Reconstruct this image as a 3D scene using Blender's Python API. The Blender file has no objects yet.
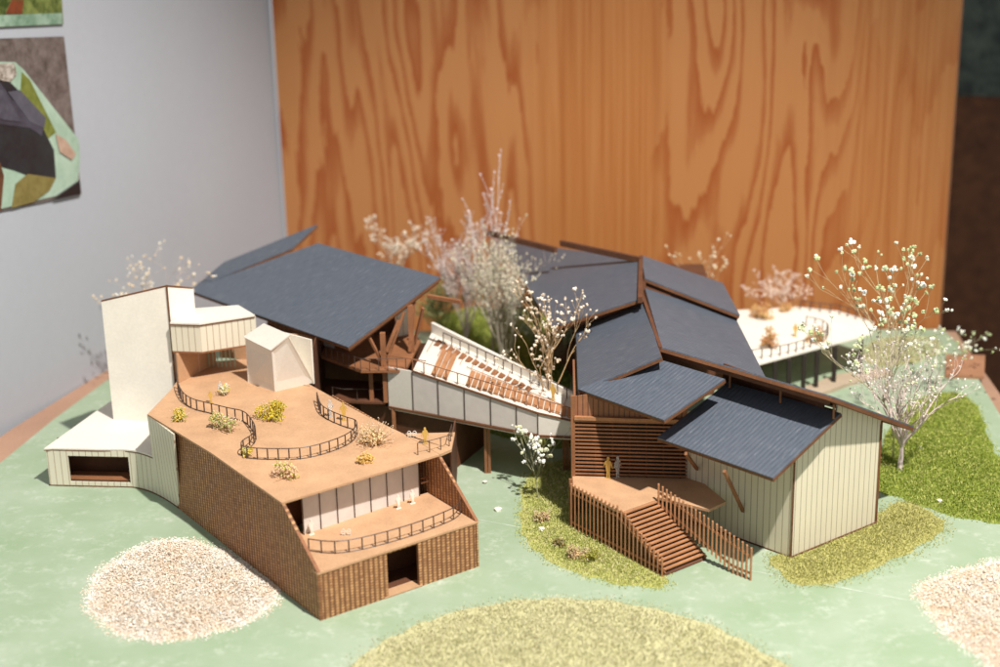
# Architectural scale model on a green board, in an exhibition room. All lengths below are centimetres; S converts to metres.
import bpy, math, random
import numpy as np
from mathutils import Vector
random.seed(7)
S=0.01
C=bpy.context.scene.collection
sc=bpy.context.scene
def V3(*a): return np.array(a[0] if len(a)==1 else a,float)
# ---------------------------------------------------------------- camera survey
F=1660.; CXY=(500.,333.5); CAM_H=54.
TH=math.radians(19.086); RO=math.radians(1.242)
fwd=V3(0,math.cos(TH),-math.sin(TH)); r0=V3(1,0,0); u0=V3(0,math.sin(TH),math.cos(TH))
right=math.cos(RO)*r0-math.sin(RO)*u0; up=math.sin(RO)*r0+math.cos(RO)*u0
CAM=V3(0,0,CAM_H)
def ray(px,py): return fwd+right*(px-CXY[0])/F+up*(CXY[1]-py)/F
def P(px,py,z=0.):                     # survey a point of known height
    v=ray(px,py); return CAM+v*((z-CAM_H)/v[2])
def W(px,py,A,B):                      # survey a point on the vertical plane through A, B
    A=V3(A[0],A[1]);B=V3(B[0],B[1]);n=V3(-(B-A)[1],(B-A)[0])
    v=ray(px,py); return CAM+v*(n@(A-CAM[:2])/(n@v[:2]))
def vec(az,l=1.): return V3(l*math.cos(math.radians(az)),l*math.sin(math.radians(az)),0)
Z=V3(0,0,1)
def unit(v): v=V3(v); return v/np.linalg.norm(v)
def onplane(px,py,a,b,c):              # survey a point on the plane through three known points
    n=np.cross(b-a,c-a); v=ray(px,py); return CAM+v*((n@(a-CAM))/(n@v))
# ---------------------------------------------------------------- node materials
def newmat(name):
    m=bpy.data.materials.new(name); m.use_nodes=True
    nt=m.node_tree; b=nt.nodes['Principled BSDF']; return m,nt,b
def N(nt,t,**k):
    n=nt.nodes.new(t)
    for a,v in k.items():
        if a in n.inputs: n.inputs[a].default_value=v
        else: setattr(n,a,v)
    return n
def ramp(nt,fac,stops,interp='LINEAR'):
    r=nt.nodes.new('ShaderNodeValToRGB'); r.color_ramp.interpolation=interp
    el=r.color_ramp.elements
    while len(el)<len(stops): el.new(.5)
    for e,(p,c) in zip(el,stops): e.position=p; e.color=(*c,1)
    nt.links.new(fac,r.inputs[0]); return r.outputs[0]
def mix(nt,fac,a,b,mode='MIX'):
    m=nt.nodes.new('ShaderNodeMix'); m.data_type='RGBA'; m.blend_type=mode
    for i,v in ((0,fac),(6,a),(7,b)):
        if isinstance(v,(int,float)): m.inputs[i].default_value=v
        elif isinstance(v,tuple): m.inputs[i].default_value=(*v,1)
        else: nt.links.new(v,m.inputs[i])
    return m.outputs[2]
def math_(nt,op,a,b=None,c=None):
    m=nt.nodes.new('ShaderNodeMath'); m.operation=op
    for i,v in enumerate((a,b,c)):
        if v is None: continue
        if isinstance(v,(int,float)): m.inputs[i].default_value=v
        else: nt.links.new(v,m.inputs[i])
    return m.outputs[0]
def coords(nt,kind='Object',scale=(1,1,1),rot=(0,0,0)):
    t=nt.nodes.new('ShaderNodeTexCoord'); mp=nt.nodes.new('ShaderNodeMapping')
    mp.inputs['Scale'].default_value=scale; mp.inputs['Rotation'].default_value=rot
    nt.links.new(t.outputs[kind],mp.inputs[0]); return mp.outputs[0]
def noise(nt,co,scale,detail=3,rough=.55,dist=0.):
    n=N(nt,'ShaderNodeTexNoise'); n.inputs['Scale'].default_value=scale; n.inputs['Detail'].default_value=detail
    n.inputs['Roughness'].default_value=rough; n.inputs['Distortion'].default_value=dist
    nt.links.new(co,n.inputs['Vector']); return n.outputs['Fac']
def bump(nt,b,h,strength,dist):
    bp=nt.nodes.new('ShaderNodeBump'); bp.inputs['Strength'].default_value=strength; bp.inputs['Distance'].default_value=dist*S
    nt.links.new(h,bp.inputs['Height']); nt.links.new(bp.outputs[0],b.inputs['Normal'])
def speckled(name,base,var=.12,scale=3.,rough=.75,fine=25.,bumpd=.01,spec=.3):
    m,nt,b=newmat(name); co=coords(nt,'Object',(1/S,)*3)
    a=noise(nt,co,scale*.2,4); f=noise(nt,co,fine*.4,3)
    s=math_(nt,'ADD',math_(nt,'MULTIPLY',a,.5),math_(nt,'MULTIPLY',f,.5))
    lo=tuple(c*(1-var*2.2) for c in base); hi=tuple(min(1,c*(1+var*2)) for c in base)
    nt.links.new(ramp(nt,s,[(.3,lo),(.7,hi)]),b.inputs['Base Color'])
    b.inputs['Roughness'].default_value=rough; b.inputs['Specular IOR Level'].default_value=spec
    bump(nt,b,f,.35,bumpd); return m
def uvxy(nt):
    t=nt.nodes.new('ShaderNodeUVMap'); t.uv_map='UV'; s=nt.nodes.new('ShaderNodeSeparateXYZ'); nt.links.new(t.outputs[0],s.inputs[0])
    return t.outputs[0],s.outputs[0],s.outputs[1]
def m_roof():
    m,nt,b=newmat('blue_grey_ribbed_card'); uv,u,v=uvxy(nt)
    co=coords(nt,'Object',(1/S,)*3)
    rib=math_(nt,'SINE',math_(nt,'MULTIPLY',u,2*math.pi/.36))
    w=N(nt,'ShaderNodeMapping'); w.inputs['Scale'].default_value=(3.,.45,1); nt.links.new(uv,w.inputs[0])
    fl=noise(nt,w.outputs[0],2.2,4,.65); sp=noise(nt,co,9,2); big=noise(nt,co,.16,3)
    c=ramp(nt,fl,[(.36,(.06,.077,.104)),(.56,(.084,.101,.132)),(.66,(.13,.145,.172)),(.78,(.3,.32,.35))])
    c=mix(nt,math_(nt,'MULTIPLY',big,.6),c,(.108,.12,.146))
    nt.links.new(c,b.inputs['Base Color'])
    b.inputs['Roughness'].default_value=.5; b.inputs['Specular IOR Level'].default_value=.6
    h=math_(nt,'ADD',math_(nt,'MULTIPLY',rib,.5),math_(nt,'ADD',math_(nt,'MULTIPLY',sp,.5),math_(nt,'MULTIPLY',fl,.8)))
    bump(nt,b,h,.6,.03); return m
def m_siding(name,base,line,pitch,width=.07,rough=.55):
    m,nt,b=newmat(name); uv,u,v=uvxy(nt); co=coords(nt,'Object',(1/S,)*3)
    f=math_(nt,'FRACT',math_(nt,'DIVIDE',u,pitch))
    d=math_(nt,'ABSOLUTE',math_(nt,'SUBTRACT',f,.5))
    g=math_(nt,'LESS_THAN',d,width)
    n=noise(nt,co,.5,4); w=N(nt,'ShaderNodeMapping'); w.inputs['Scale'].default_value=(3,.3,1); nt.links.new(uv,w.inputs[0])
    st=noise(nt,w.outputs[0],3,3)
    c=mix(nt,math_(nt,'MULTIPLY',n,.8),base,tuple(x*.86 for x in base))
    c=mix(nt,math_(nt,'MULTIPLY',st,.3),c,tuple(x*.75 for x in base))
    c=mix(nt,math_(nt,'MULTIPLY',g,.75),c,line)
    nt.links.new(c,b.inputs['Base Color']); b.inputs['Roughness'].default_value=rough
    bump(nt,b,math_(nt,'SUBTRACT',1,g),.4,.03); return m
def m_weave():
    m,nt,b=newmat('brown_woven_corrugated_card'); uv,u,v=uvxy(nt); co=coords(nt,'Object',(1/S,)*3)
    cu=math_(nt,'DIVIDE',u,.39); col=math_(nt,'FLOOR',cu); fu=math_(nt,'FRACT',cu)
    sh=math_(nt,'MULTIPLY',math_(nt,'MODULO',math_(nt,'ABSOLUTE',col),2.),.5)
    fv=math_(nt,'FRACT',math_(nt,'ADD',math_(nt,'DIVIDE',v,.205),sh))
    hu=math_(nt,'SINE',math_(nt,'MULTIPLY',fu,math.pi)); hv=math_(nt,'SINE',math_(nt,'MULTIPLY',fv,math.pi))
    h=math_(nt,'MULTIPLY',hu,math_(nt,'ADD',math_(nt,'MULTIPLY',hv,.5),.5))
    rib=math_(nt,'MULTIPLY_ADD',math_(nt,'SINE',math_(nt,'MULTIPLY',u,2*math.pi/.78)),.5,.5)
    n=noise(nt,co,3.,3); n2=noise(nt,co,.25,3); wn=nt.nodes.new('ShaderNodeTexWhiteNoise'); wn.noise_dimensions='2D'; cb=nt.nodes.new('ShaderNodeCombineXYZ'); nt.links.new(col,cb.inputs[0]); nt.links.new(math_(nt,'FLOOR',math_(nt,'ADD',math_(nt,'DIVIDE',v,.205),sh)),cb.inputs[1]); nt.links.new(cb.outputs[0],wn.inputs['Vector'])
    h2=math_(nt,'MULTIPLY',h,math_(nt,'ADD',math_(nt,'ADD',.3,math_(nt,'MULTIPLY',n,.8)),math_(nt,'MULTIPLY',wn.outputs['Value'],.38)))
    c=ramp(nt,h2,[(.08,(.05,.018,.008)),(.42,(.26,.11,.045)),(.9,(.72,.4,.18))])
    c=mix(nt,math_(nt,'MULTIPLY',rib,.42),c,(.46,.24,.1))
    c=mix(nt,math_(nt,'MULTIPLY',n2,.5),c,(.22,.075,.03))
    nt.links.new(c,b.inputs['Base Color']); b.inputs['Roughness'].default_value=.7
    bump(nt,b,math_(nt,'ADD',h,math_(nt,'MULTIPLY',rib,.6)),.8,.05); return m
def m_plank(name,base,pitch):
    m,nt,b=newmat(name); uv,u,v=uvxy(nt); co=coords(nt,'Object',(1/S,)*3)
    f=math_(nt,'FRACT',math_(nt,'DIVIDE',u,pitch)); g=math_(nt,'LESS_THAN',f,.22)
    n=noise(nt,co,2.,4)
    c=mix(nt,n,tuple(x*.7 for x in base),tuple(x*1.25 for x in base)); c=mix(nt,math_(nt,'MULTIPLY',g,.8),c,tuple(x*.3 for x in base))
    nt.links.new(c,b.inputs['Base Color']); b.inputs['Roughness'].default_value=.7
    bump(nt,b,math_(nt,'SUBTRACT',1,g),.5,.04); return m
PLY_U0=-85.8; PLY_L=73.5
def m_ply():
    m,nt,b=newmat('fir_plywood'); uv,u,v=uvxy(nt)
    mp=N(nt,'ShaderNodeMapping'); mp.inputs['Scale'].default_value=(.13,.019,1); mp.inputs['Location'].default_value=(5.3,2.2,0); nt.links.new(uv,mp.inputs[0])
    base=noise(nt,mp.outputs[0],1.,1.4,.4,.25)
    mp2=N(nt,'ShaderNodeMapping'); mp2.inputs['Scale'].default_value=(.6,.06,1); nt.links.new(uv,mp2.inputs[0])
    jag=noise(nt,mp2.outputs[0],1.6,4,.6)
    mpd=N(nt,'ShaderNodeMapping'); mpd.inputs['Scale'].default_value=(2.6,.055,1); nt.links.new(uv,mpd.inputs[0])
    fine=noise(nt,mpd.outputs[0],1.5,4,.6)
    # contour bands of the growth rings
    val=math_(nt,'ADD',math_(nt,'MULTIPLY',base,14.),math_(nt,'MULTIPLY',jag,1.0))
    fr=math_(nt,'FRACT',val)
    saw=ramp(nt,fr,[(0.,(0,0,0)),(.52,(.03,.03,.03)),(.66,(.55,.55,.55)),(.92,(1,1,1)),(.97,(.9,.9,.9)),(1.,(0,0,0))])
    c=mix(nt,saw,(.56,.25,.09),(.35,.075,.015))
    # straight quarter-sawn strips
    mps=N(nt,'ShaderNodeMapping'); mps.inputs['Scale'].default_value=(1.5,.012,1); nt.links.new(uv,mps.inputs[0])
    st=noise(nt,mps.outputs[0],1.6,4,.65)
    c2=ramp(nt,st,[(.36,(.4,.125,.028)),(.5,(.51,.2,.058)),(.62,(.57,.25,.088))])
    un=math_(nt,'DIVIDE',math_(nt,'SUBTRACT',u,PLY_U0),PLY_L)
    jj=math_(nt,'MULTIPLY',math_(nt,'SUBTRACT',jag,.5),.05)
    zone=ramp(nt,math_(nt,'ADD',un,jj),[(0.,(0,0,0)),(.37,(0,0,0)),(.42,(1,1,1)),(.56,(1,1,1)),(.6,(0,0,0)),(.8,(0,0,0)),(.86,(.75,.75,.75)),(1.,(.6,.6,.6))])
    c=mix(nt,zone,c,c2)
    c=mix(nt,math_(nt,'MULTIPLY',fine,.3),c,(.4,.15,.042))
    big=noise(nt,coords(nt,'Object',(1/S,)*3),.06,2); c=mix(nt,math_(nt,'MULTIPLY',big,.4),c,(.38,.14,.04))
    nt.links.new(c,b.inputs['Base Color']); b.inputs['Roughness'].default_value=.5; b.inputs['Specular IOR Level'].default_value=.35
    return m
def m_ground():
    m,nt,b=newmat('pale_green_painted_board'); co=coords(nt,'Object',(1/S,)*3)
    a=noise(nt,co,.13,5,.6); f=noise(nt,co,1.6,5,.7); g=noise(nt,co,11,3,.6)
    c=ramp(nt,a,[(.3,(.27,.36,.225)),(.5,(.31,.395,.27)),(.72,(.37,.44,.33))])
    w=ramp(nt,f,[(.46,(0,0,0)),(.62,(1,1,1))]); k2=ramp(nt,noise(nt,co,.5,4),[(.46,(0,0,0)),(.7,(1,1,1))]); c=mix(nt,math_(nt,'MULTIPLY',math_(nt,'MULTIPLY',w,k2),.5),c,(.62,.65,.57))
    d=ramp(nt,g,[(.28,(1,1,1)),(.4,(0,0,0))]); c=mix(nt,math_(nt,'MULTIPLY',d,.35),c,(.28,.38,.25))
    nt.links.new(c,b.inputs['Base Color']); b.inputs['Roughness'].default_value=.62; b.inputs['Specular IOR Level'].default_value=.35
    bump(nt,b,math_(nt,'ADD',g,math_(nt,'MULTIPLY',f,1.5)),.35,.03); return m
def m_vcol(name,rough=.8,spec=.25,trans=0.):
    m,nt,b=newmat(name); a=nt.nodes.new('ShaderNodeAttribute'); a.attribute_name='Col'
    nt.links.new(a.outputs['Color'],b.inputs['Base Color']); b.inputs['Roughness'].default_value=rough; b.inputs['Specular IOR Level'].default_value=spec
    if trans: b.inputs['Subsurface Weight'].default_value=0.
    return m
def plain(name,c,rough=.5,spec=.4,**k):
    m,nt,b=newmat(name); co=coords(nt,'Object',(1/S,)*3); n=noise(nt,co,1.5,3)
    nt.links.new(mix(nt,n,tuple(x*.88 for x in c),tuple(min(1,x*1.1) for x in c)),b.inputs['Base Color'])
    b.inputs['Roughness'].default_value=rough; b.inputs['Specular IOR Level'].default_value=spec
    for a,v in k.items(): b.inputs[a.replace('_',' ')].default_value=v
    return m
M=dict(
 roof=m_roof(), siding=m_siding('cream_grooved_siding',(.76,.7,.56),(.3,.2,.11),.52,.06), siding_green=m_siding('olive_cream_grooved_siding',(.8,.73,.55),(.26,.2,.11),.55,.06),
 weave=m_weave(), plank=m_plank('red_brown_vertical_planks',(.3,.125,.06),.38), ply=m_ply(), ground=m_ground(),
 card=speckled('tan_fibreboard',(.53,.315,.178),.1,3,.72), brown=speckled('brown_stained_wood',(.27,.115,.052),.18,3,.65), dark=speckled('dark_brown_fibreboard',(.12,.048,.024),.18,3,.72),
 edge=speckled('burnt_laser_cut_edge',(.16,.066,.028),.2,3,.8), cream=speckled('cream_white_card',(.84,.785,.69),.04,2,.6,12,.004), white=speckled('warm_white_card',(.76,.71,.63),.03,2,.55,12,.004),
 wallpaint=speckled('white_grey_wall_paint',(.41,.43,.475),.015,.3,.75,3,.004), metal=plain('dark_wire',(.07,.045,.035),.45,.5), slat=speckled('shaded_red_brown_slat',(.31,.135,.062),.16,3,.65), tread=speckled('orange_brown_wood_strip',(.42,.2,.095),.16,3,.65),  # slat: wood tone darkened to include the shade on the slatted wall
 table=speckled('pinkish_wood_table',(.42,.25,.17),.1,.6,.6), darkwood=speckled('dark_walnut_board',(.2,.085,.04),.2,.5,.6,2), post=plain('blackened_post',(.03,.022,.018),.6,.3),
 frost=plain('frosted_acrylic',(.8,.73,.67),.14,.8,Transmission_Weight=.15,IOR=1.2), clear=plain('clear_acrylic',(.85,.85,.82),.12,.6,Transmission_Weight=.6,IOR=1.3),
 yellow=plain('yellow_acrylic',(.74,.5,.14),.3,.5,Transmission_Weight=.3,IOR=1.2), vcol=m_vcol('flock_and_dried_plants'), gravelmat=m_vcol('gravel_grains',.6,.4),
 photo=plain('glossy_photo_print',(.18,.15,.14),.35,.4))
def photocol(name,a,b_,sc_=.5,st=(.35,.65)):
    m,nt,b=newmat(name); co=coords(nt,'Object',(1/S,)*3)
    nt.links.new(ramp(nt,noise(nt,co,sc_,6,.7),[(st[0],a),(st[1],b_)]),b.inputs['Base Color']); b.inputs['Roughness'].default_value=.4; return m
# ---------------------------------------------------------------- mesh building
class MB:
    def __init__(s): s.v=[]; s.f=[]; s.c=[]
    def add(s,vs,fs,col=None):
        n=len(s.v); s.v+= [tuple(V3(p)) for p in vs]; s.f+=[tuple(i+n for i in f) for f in fs]
        if col is not None: s.c+=[col]*len(fs)
        return s
    def prism(s,poly,z0,z1,col=None):         # polygon (x,y) from z0 to z1
        n=len(poly); a=[(p[0],p[1],z0) for p in poly]; b=[(p[0],p[1],z1) for p in poly]
        return s.add(a+b,[tuple(range(n))[::-1],tuple(range(n,2*n))]+[(i,(i+1)%n,n+(i+1)%n,n+i) for i in range(n)],col)
    def ext(s,poly,d):                        # 3-d polygon extruded by vector d
        n=len(poly); a=[V3(p) for p in poly]; b=[p+V3(d) for p in a]
        return s.add(a+b,[tuple(range(n))[::-1],tuple(range(n,2*n))]+[(i,(i+1)%n,n+(i+1)%n,n+i) for i in range(n)])
    def slab(s,poly,t):                       # top polygon, thickness t downward along its normal
        a=[V3(p) for p in poly]; n=unit(np.cross(a[1]-a[0],a[-1]-a[0])); n=n if n[2]>0 else -n
        return s.ext(a,-n*t)
    def bar(s,p,q,w,h,upv=Z):                  # square bar, centred on p-q
        p=V3(p);q=V3(q);d=unit(q-p); x=np.cross(d,upv)
        if np.linalg.norm(x)<1e-4: x=np.cross(d,V3(1,0,0))
        x=unit(x); y=unit(np.cross(x,d)); o=[(-1,-1),(1,-1),(1,1),(-1,1)]
        return s.add([e+x*i*w/2+y*j*h/2 for e in (p,q) for i,j in o],[(3,2,1,0),(4,5,6,7),(0,1,5,4),(1,2,6,5),(2,3,7,6),(3,0,4,7)])
    def tube(s,pts,r,k=6,r2=None,col=None):
        pts=[V3(p) for p in pts]; n=len(pts); vs=[];ref=V3(.3,.2,.93)
        for i,p in enumerate(pts):
            d=unit(pts[min(i+1,n-1)]-pts[max(i-1,0)]); x=np.cross(d,ref)
            if np.linalg.norm(x)<.05: x=np.cross(d,V3(1,0,0))
            x=unit(x); y=np.cross(d,x); rr=r if r2 is None else r+(r2-r)*i/(n-1)
            for j in range(k):
                a=2*math.pi*j/k; vs.append(p+x*rr*math.cos(a)+y*rr*math.sin(a))
        fs=[(i*k+j,i*k+(j+1)%k,(i+1)*k+(j+1)%k,(i+1)*k+j) for i in range(n-1) for j in range(k)]+[tuple(range(k))[::-1],tuple(range((n-1)*k,n*k))]
        return s.add(vs,fs,col)
    def build(s,name,mat,parent=None,ua=(1,0,0),va=(0,0,1),smooth=False):
        me=bpy.data.meshes.new(name); o=bpy.data.objects.new(name,me)
        loc=V3(0,0,0)
        if parent is not None: loc=np.array(parent['_o']) if '_o' in parent else loc
        vs=[((p[0]-loc[0])*S,(p[1]-loc[1])*S,(p[2]-loc[2])*S) for p in s.v]
        me.from_pydata(vs,[],s.f); me.materials.append(M[mat] if isinstance(mat,str) else mat)
        uv=me.uv_layers.new(name='UV'); V=np.array(s.v); U=np.stack([V@V3(ua),V@V3(va)],1)
        li=np.zeros(len(me.loops),int); me.loops.foreach_get('vertex_index',li); uv.data.foreach_set('uv',U[li].ravel())
        if s.c:
            ca=me.color_attributes.new('Col','FLOAT_COLOR','CORNER'); lt=np.array([len(f) for f in s.f])
            cc=np.repeat(np.array([(*c,1) for c in s.c]),lt,0); ca.data.foreach_set('color',cc.ravel())
        if smooth: me.polygons.foreach_set('use_smooth',[True]*len(me.polygons))
        C.objects.link(o)
        if parent is not None: o.parent=parent
        return o
ORIG={}
def thing(name,label,cat,loc,group=None):
    o=bpy.data.objects.new(name,None); o.empty_display_size=.01; C.objects.link(o)
    o.location=(loc[0]*S,loc[1]*S,(loc[2] if len(loc)>2 else 0)*S)
    o['_o']=[float(loc[0]),float(loc[1]),float(loc[2] if len(loc)>2 else 0)]
    o['label']=label; o['category']=cat
    if group: o['group']=group
    return o
def tag(o,label=None,cat=None,group=None,kind=None):
    for k,v in (('label',label),('category',cat),('group',group),('kind',kind)):
        if v: o[k]=v
    return o
def sub(name,mb,mat,part,**k):                # sub-part of a part whose mesh is in its thing's frame
    part['_o']=part.parent['_o']; o=mb.build(name,mat,part,**k); return o
def roofpart(t,poly,ridge,slope,name='roof',th=.1,board=.22):
    o=MB().slab(poly,th).build(name,'roof',t,ridge,slope)
    a=[V3(p) for p in poly]; n=unit(np.cross(a[1]-a[0],a[-1]-a[0])); n=n if n[2]>0 else -n
    c=sum(a)/len(a); q=[c+(p-c)*1.004-n*(th+.005) for p in a]
    sub('roof_board',MB().slab(q,board),'edge',o); return o
def railing(t,path,h,name='railing',spacing=.75,r=.035,top=True,low=False,mat='metal',closed=False):
    pts=[V3(p) for p in path]; m=MB(); L=[0]
    for a,b in zip(pts,pts[1:]): L.append(L[-1]+np.linalg.norm(b-a))
    def at(s):
        for i in range(len(pts)-1):
            if s<=L[i+1]+1e-9: return pts[i]+(pts[i+1]-pts[i])*((s-L[i])/max(1e-9,L[i+1]-L[i]))
        return pts[-1]
    n=max(1,round(L[-1]/spacing)); k=max(8,n*3)
    m.tube([at(L[-1]*i/k)+Z*h for i in range(k+1)],r*.9,5)
    if low: m.tube([at(L[-1]*i/k)+Z*.05 for i in range(k+1)],r*.7,4)
    for i in range(n+1): p=at(L[-1]*i/n); m.bar(p-Z*.02,p+Z*h,r*2,r*2)
    return m.build(name,mat,t)
def smoothpath(p,n=6):                         # Catmull-Rom
    p=[V3(x) for x in p]; q=[p[0]]+p+[p[-1]]; out=[]
    for i in range(1,len(q)-2):
        for j in range(n):
            t=j/n; a,b,c,d=q[i-1:i+3]
            out.append(.5*(2*b+(c-a)*t+(2*a-5*b+4*c-d)*t*t+(3*b-a-3*c+d)*t**3))
    return out+[p[-1]]
# ---------------------------------------------------------------- setting
BOARD=[(-48,62),(-43.6,112),(-41.45,126.15),(-39.35,135.69),(-36.6,145.75),(-34.2,156),(-20,158),(43.6,154.5),(44,151.2),(42.7,131.9),(41,100),(40,62)]
tag(MB().prism(BOARD,-.9,0).build('ground','ground'),kind='structure')
gs=MB(); ga,gb=P(470,518),P(925,603.5); gd=unit(gb-ga); gn=V3(-gd[1],gd[0],0)
for i in range(24):
    a=ga+(gb-ga)*i/24; b=ga+(gb-ga)*(i+1)/24; w_=.02+.045*random.random(); gs.ext([a-gn*w_+Z*.005,b-gn*w_+Z*.005,b+gn*w_+Z*.005,a+gn*w_+Z*.005],Z*.012)
tag(gs.build('ground_seam',plain('pale_seam',(.5,.56,.46),.7)),kind='structure')
tag(MB().prism([(-56,50),(-47.2,122),(-43.2,136),(-34,162),(45.5,156.5),(44.6,131),(42.6,95),(42.2,50)],-4.2,-.95).build('table_top','table'),'pale wooden table top showing round the green model board','table')
tag(MB().prism([(-260,-100),(260,-100),(260,460),(-260,460)],-92,-90).build('gallery_floor',speckled('grey_floor',(.22,.2,.19),.1,.1)),kind='structure')
WC=V3(-24.4,183.5,0); WD=unit((-.38,-.925,0)); WN=unit(np.cross(Z,WD)); WN=WN if WN[0]>0 else -WN
wall=MB().ext([WC-Z*90,WC+WD*190-Z*90,WC+WD*190+Z*110,WC+Z*110],-WN*3).build('white_wall','wallpaint')
tag(wall,'plain pale grey white display wall with photo prints','wall')
# plywood panel
PA=W(277,60,WC,WC+vec(-20)); PA=V3(WC[0]+.3,WC[1]-.6,0); PB=V3(44.0,157.2,0); PD=unit(PB-PA); PN=unit(np.cross(PD,Z)); 
plyL=np.linalg.norm(PB-PA)
pl=MB().ext([PA-Z*90,PB-Z*90,PB+Z*110,PA+Z*110],-PN*2.4)
plo=pl.build('plywood_panel','ply',None,PD,Z)
PU0=float(PA@PD)
tag(plo,'orange fir plywood panel with bold wavy grain standing behind the model','panel')
# dark wood wall farther back on the right, with a dark green picture above
DA=V3(38,214,0); DB=V3(95,206,0); DD=unit(DB-DA)
tag(MB().ext([DA-Z*90,DB-Z*90,DB+Z*120,DA+Z*120],(.3,3,0)).build('dark_wood_wall','darkwood',None,DD,Z),'dark brown wooden wall at the right edge beyond the plywood','wall')
a,b,c,d=[W(x,y,DA+V3(0,-.5,0),DB+V3(0,-.5,0)) for x,y in ((940,95),(1060,99),(1060,-110),(940,-110))]
pic=MB().ext([a,b,c,d],(0,.4,0)).build('leaf_picture',photocol('dark_leaf_print',(.012,.022,.017),(.13,.17,.13),.45)); tag(pic,'dark green leafy picture at top right on the dark wooden wall','picture')
# photo prints on the white wall (flat prints at their place)
def onwall(pts,off): return [W(x,y,WC+WN*off,WC+WD+WN*off) for x,y in pts]
def printpoly(name,pts,off,mat,par): return MB().ext(onwall(pts,off),-WN*.06).build(name,mat,par)
lw=onwall([(30,120)],0)[0]
t=thing('photo_print','large print of a dark roofed model on green ground, on the white wall','photo print',lw)
printpoly('print_sheet',[(-60,40.5),(64,36.5),(81.5,194),(-60,224)],.2,photocol('grey_carpet_print',(.07,.055,.05),(.19,.16,.15),.7),t)
for nm,pts,of,mt in (('printed_board',[(-60,61),(15,62),(24,70),(79,140),(80,160),(78,181),(56,196),(0,209),(-60,222)],.24,photocol('print_green',(.27,.4,.3),(.42,.55,.45),.3)),
   ('printed_grass',[(22,72),(30,80),(56,132),(44,142),(20,100)],.28,photocol('print_grass',(.1,.13,.02),(.22,.24,.06),.8)),
   ('printed_shadow',[(-60,82),(8,80),(20,92),(44,130),(54,150),(56,178),(30,176),(14,170),(-60,150)],.31,photocol('print_shadow',(.012,.012,.018),(.02,.03,.035),.4)),
   ('printed_roof',[(-60,80),(0,82),(12,100),(44,116),(42,136),(30,128),(0,124),(-60,110)],.34,photocol('print_roof',(.035,.035,.05),(.07,.07,.1),.5)),
   ('printed_lawn',[(12,208),(16,184),(28,174),(56,178),(50,190),(34,202)],.34,photocol('print_lawn',(.16,.13,.04),(.24,.2,.07),.9)),
   ('printed_gravel',[(56,134),(66,140),(76,154),(72,160),(60,152)],.37,photocol('print_gravel',(.38,.24,.18),(.5,.36,.28),.9)),
   ('printed_roof',[(8,92),(20,90),(46,118),(44,128),(30,122)],.37,photocol('print_roof_light',(.07,.075,.1),(.1,.1,.13),.9)),
   ('printed_roof',[(-20,92),(2,90),(12,104),(22,122),(4,120),(-20,112)],.4,photocol('print_roof_mid',(.05,.05,.07),(.09,.09,.12),.9)),
   ('printed_twigs',[(-5,64),(14,63),(17,74),(10,82),(0,80)],.37,photocol('print_twigs',(.1,.07,.04),(.6,.55,.5),2.2)),
   ('printed_corner',[(54,199.6),(80,180.5),(81,193.8)],.4,photocol('print_black',(.008,.008,.01),(.014,.014,.02),.5)),
   ('printed_wood',[(-60,170),(0,162),(4,176),(1,211),(-60,224)],.37,photocol('print_wood',(.15,.06,.03),(.03,.015,.01),.4))):
    printpoly(nm,pts,of,mt,t)
t=thing('photo_print','small upper print of bright green planting, cut off by the top edge','photo print',onwall([(30,5)],0)[0])
printpoly('print_sheet',[(-60,-90),(56,-90),(63.5,24.5),(-60,30)],.2,photocol('foliage_print',(.03,.06,.012),(.2,.24,.07),.55,(.38,.6)),t)
printpoly('printed_pavement',[(-60,17),(62,13),(63,24),(-60,29.5)],.24,photocol('print_pave',(.1,.2,.13),(.3,.42,.33),.8),t)
printpoly('printed_path',[(12,0),(24,0),(22,14),(6,14)],.26,photocol('print_path',(.2,.05,.02),(.06,.03,.015),.8),t)

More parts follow.
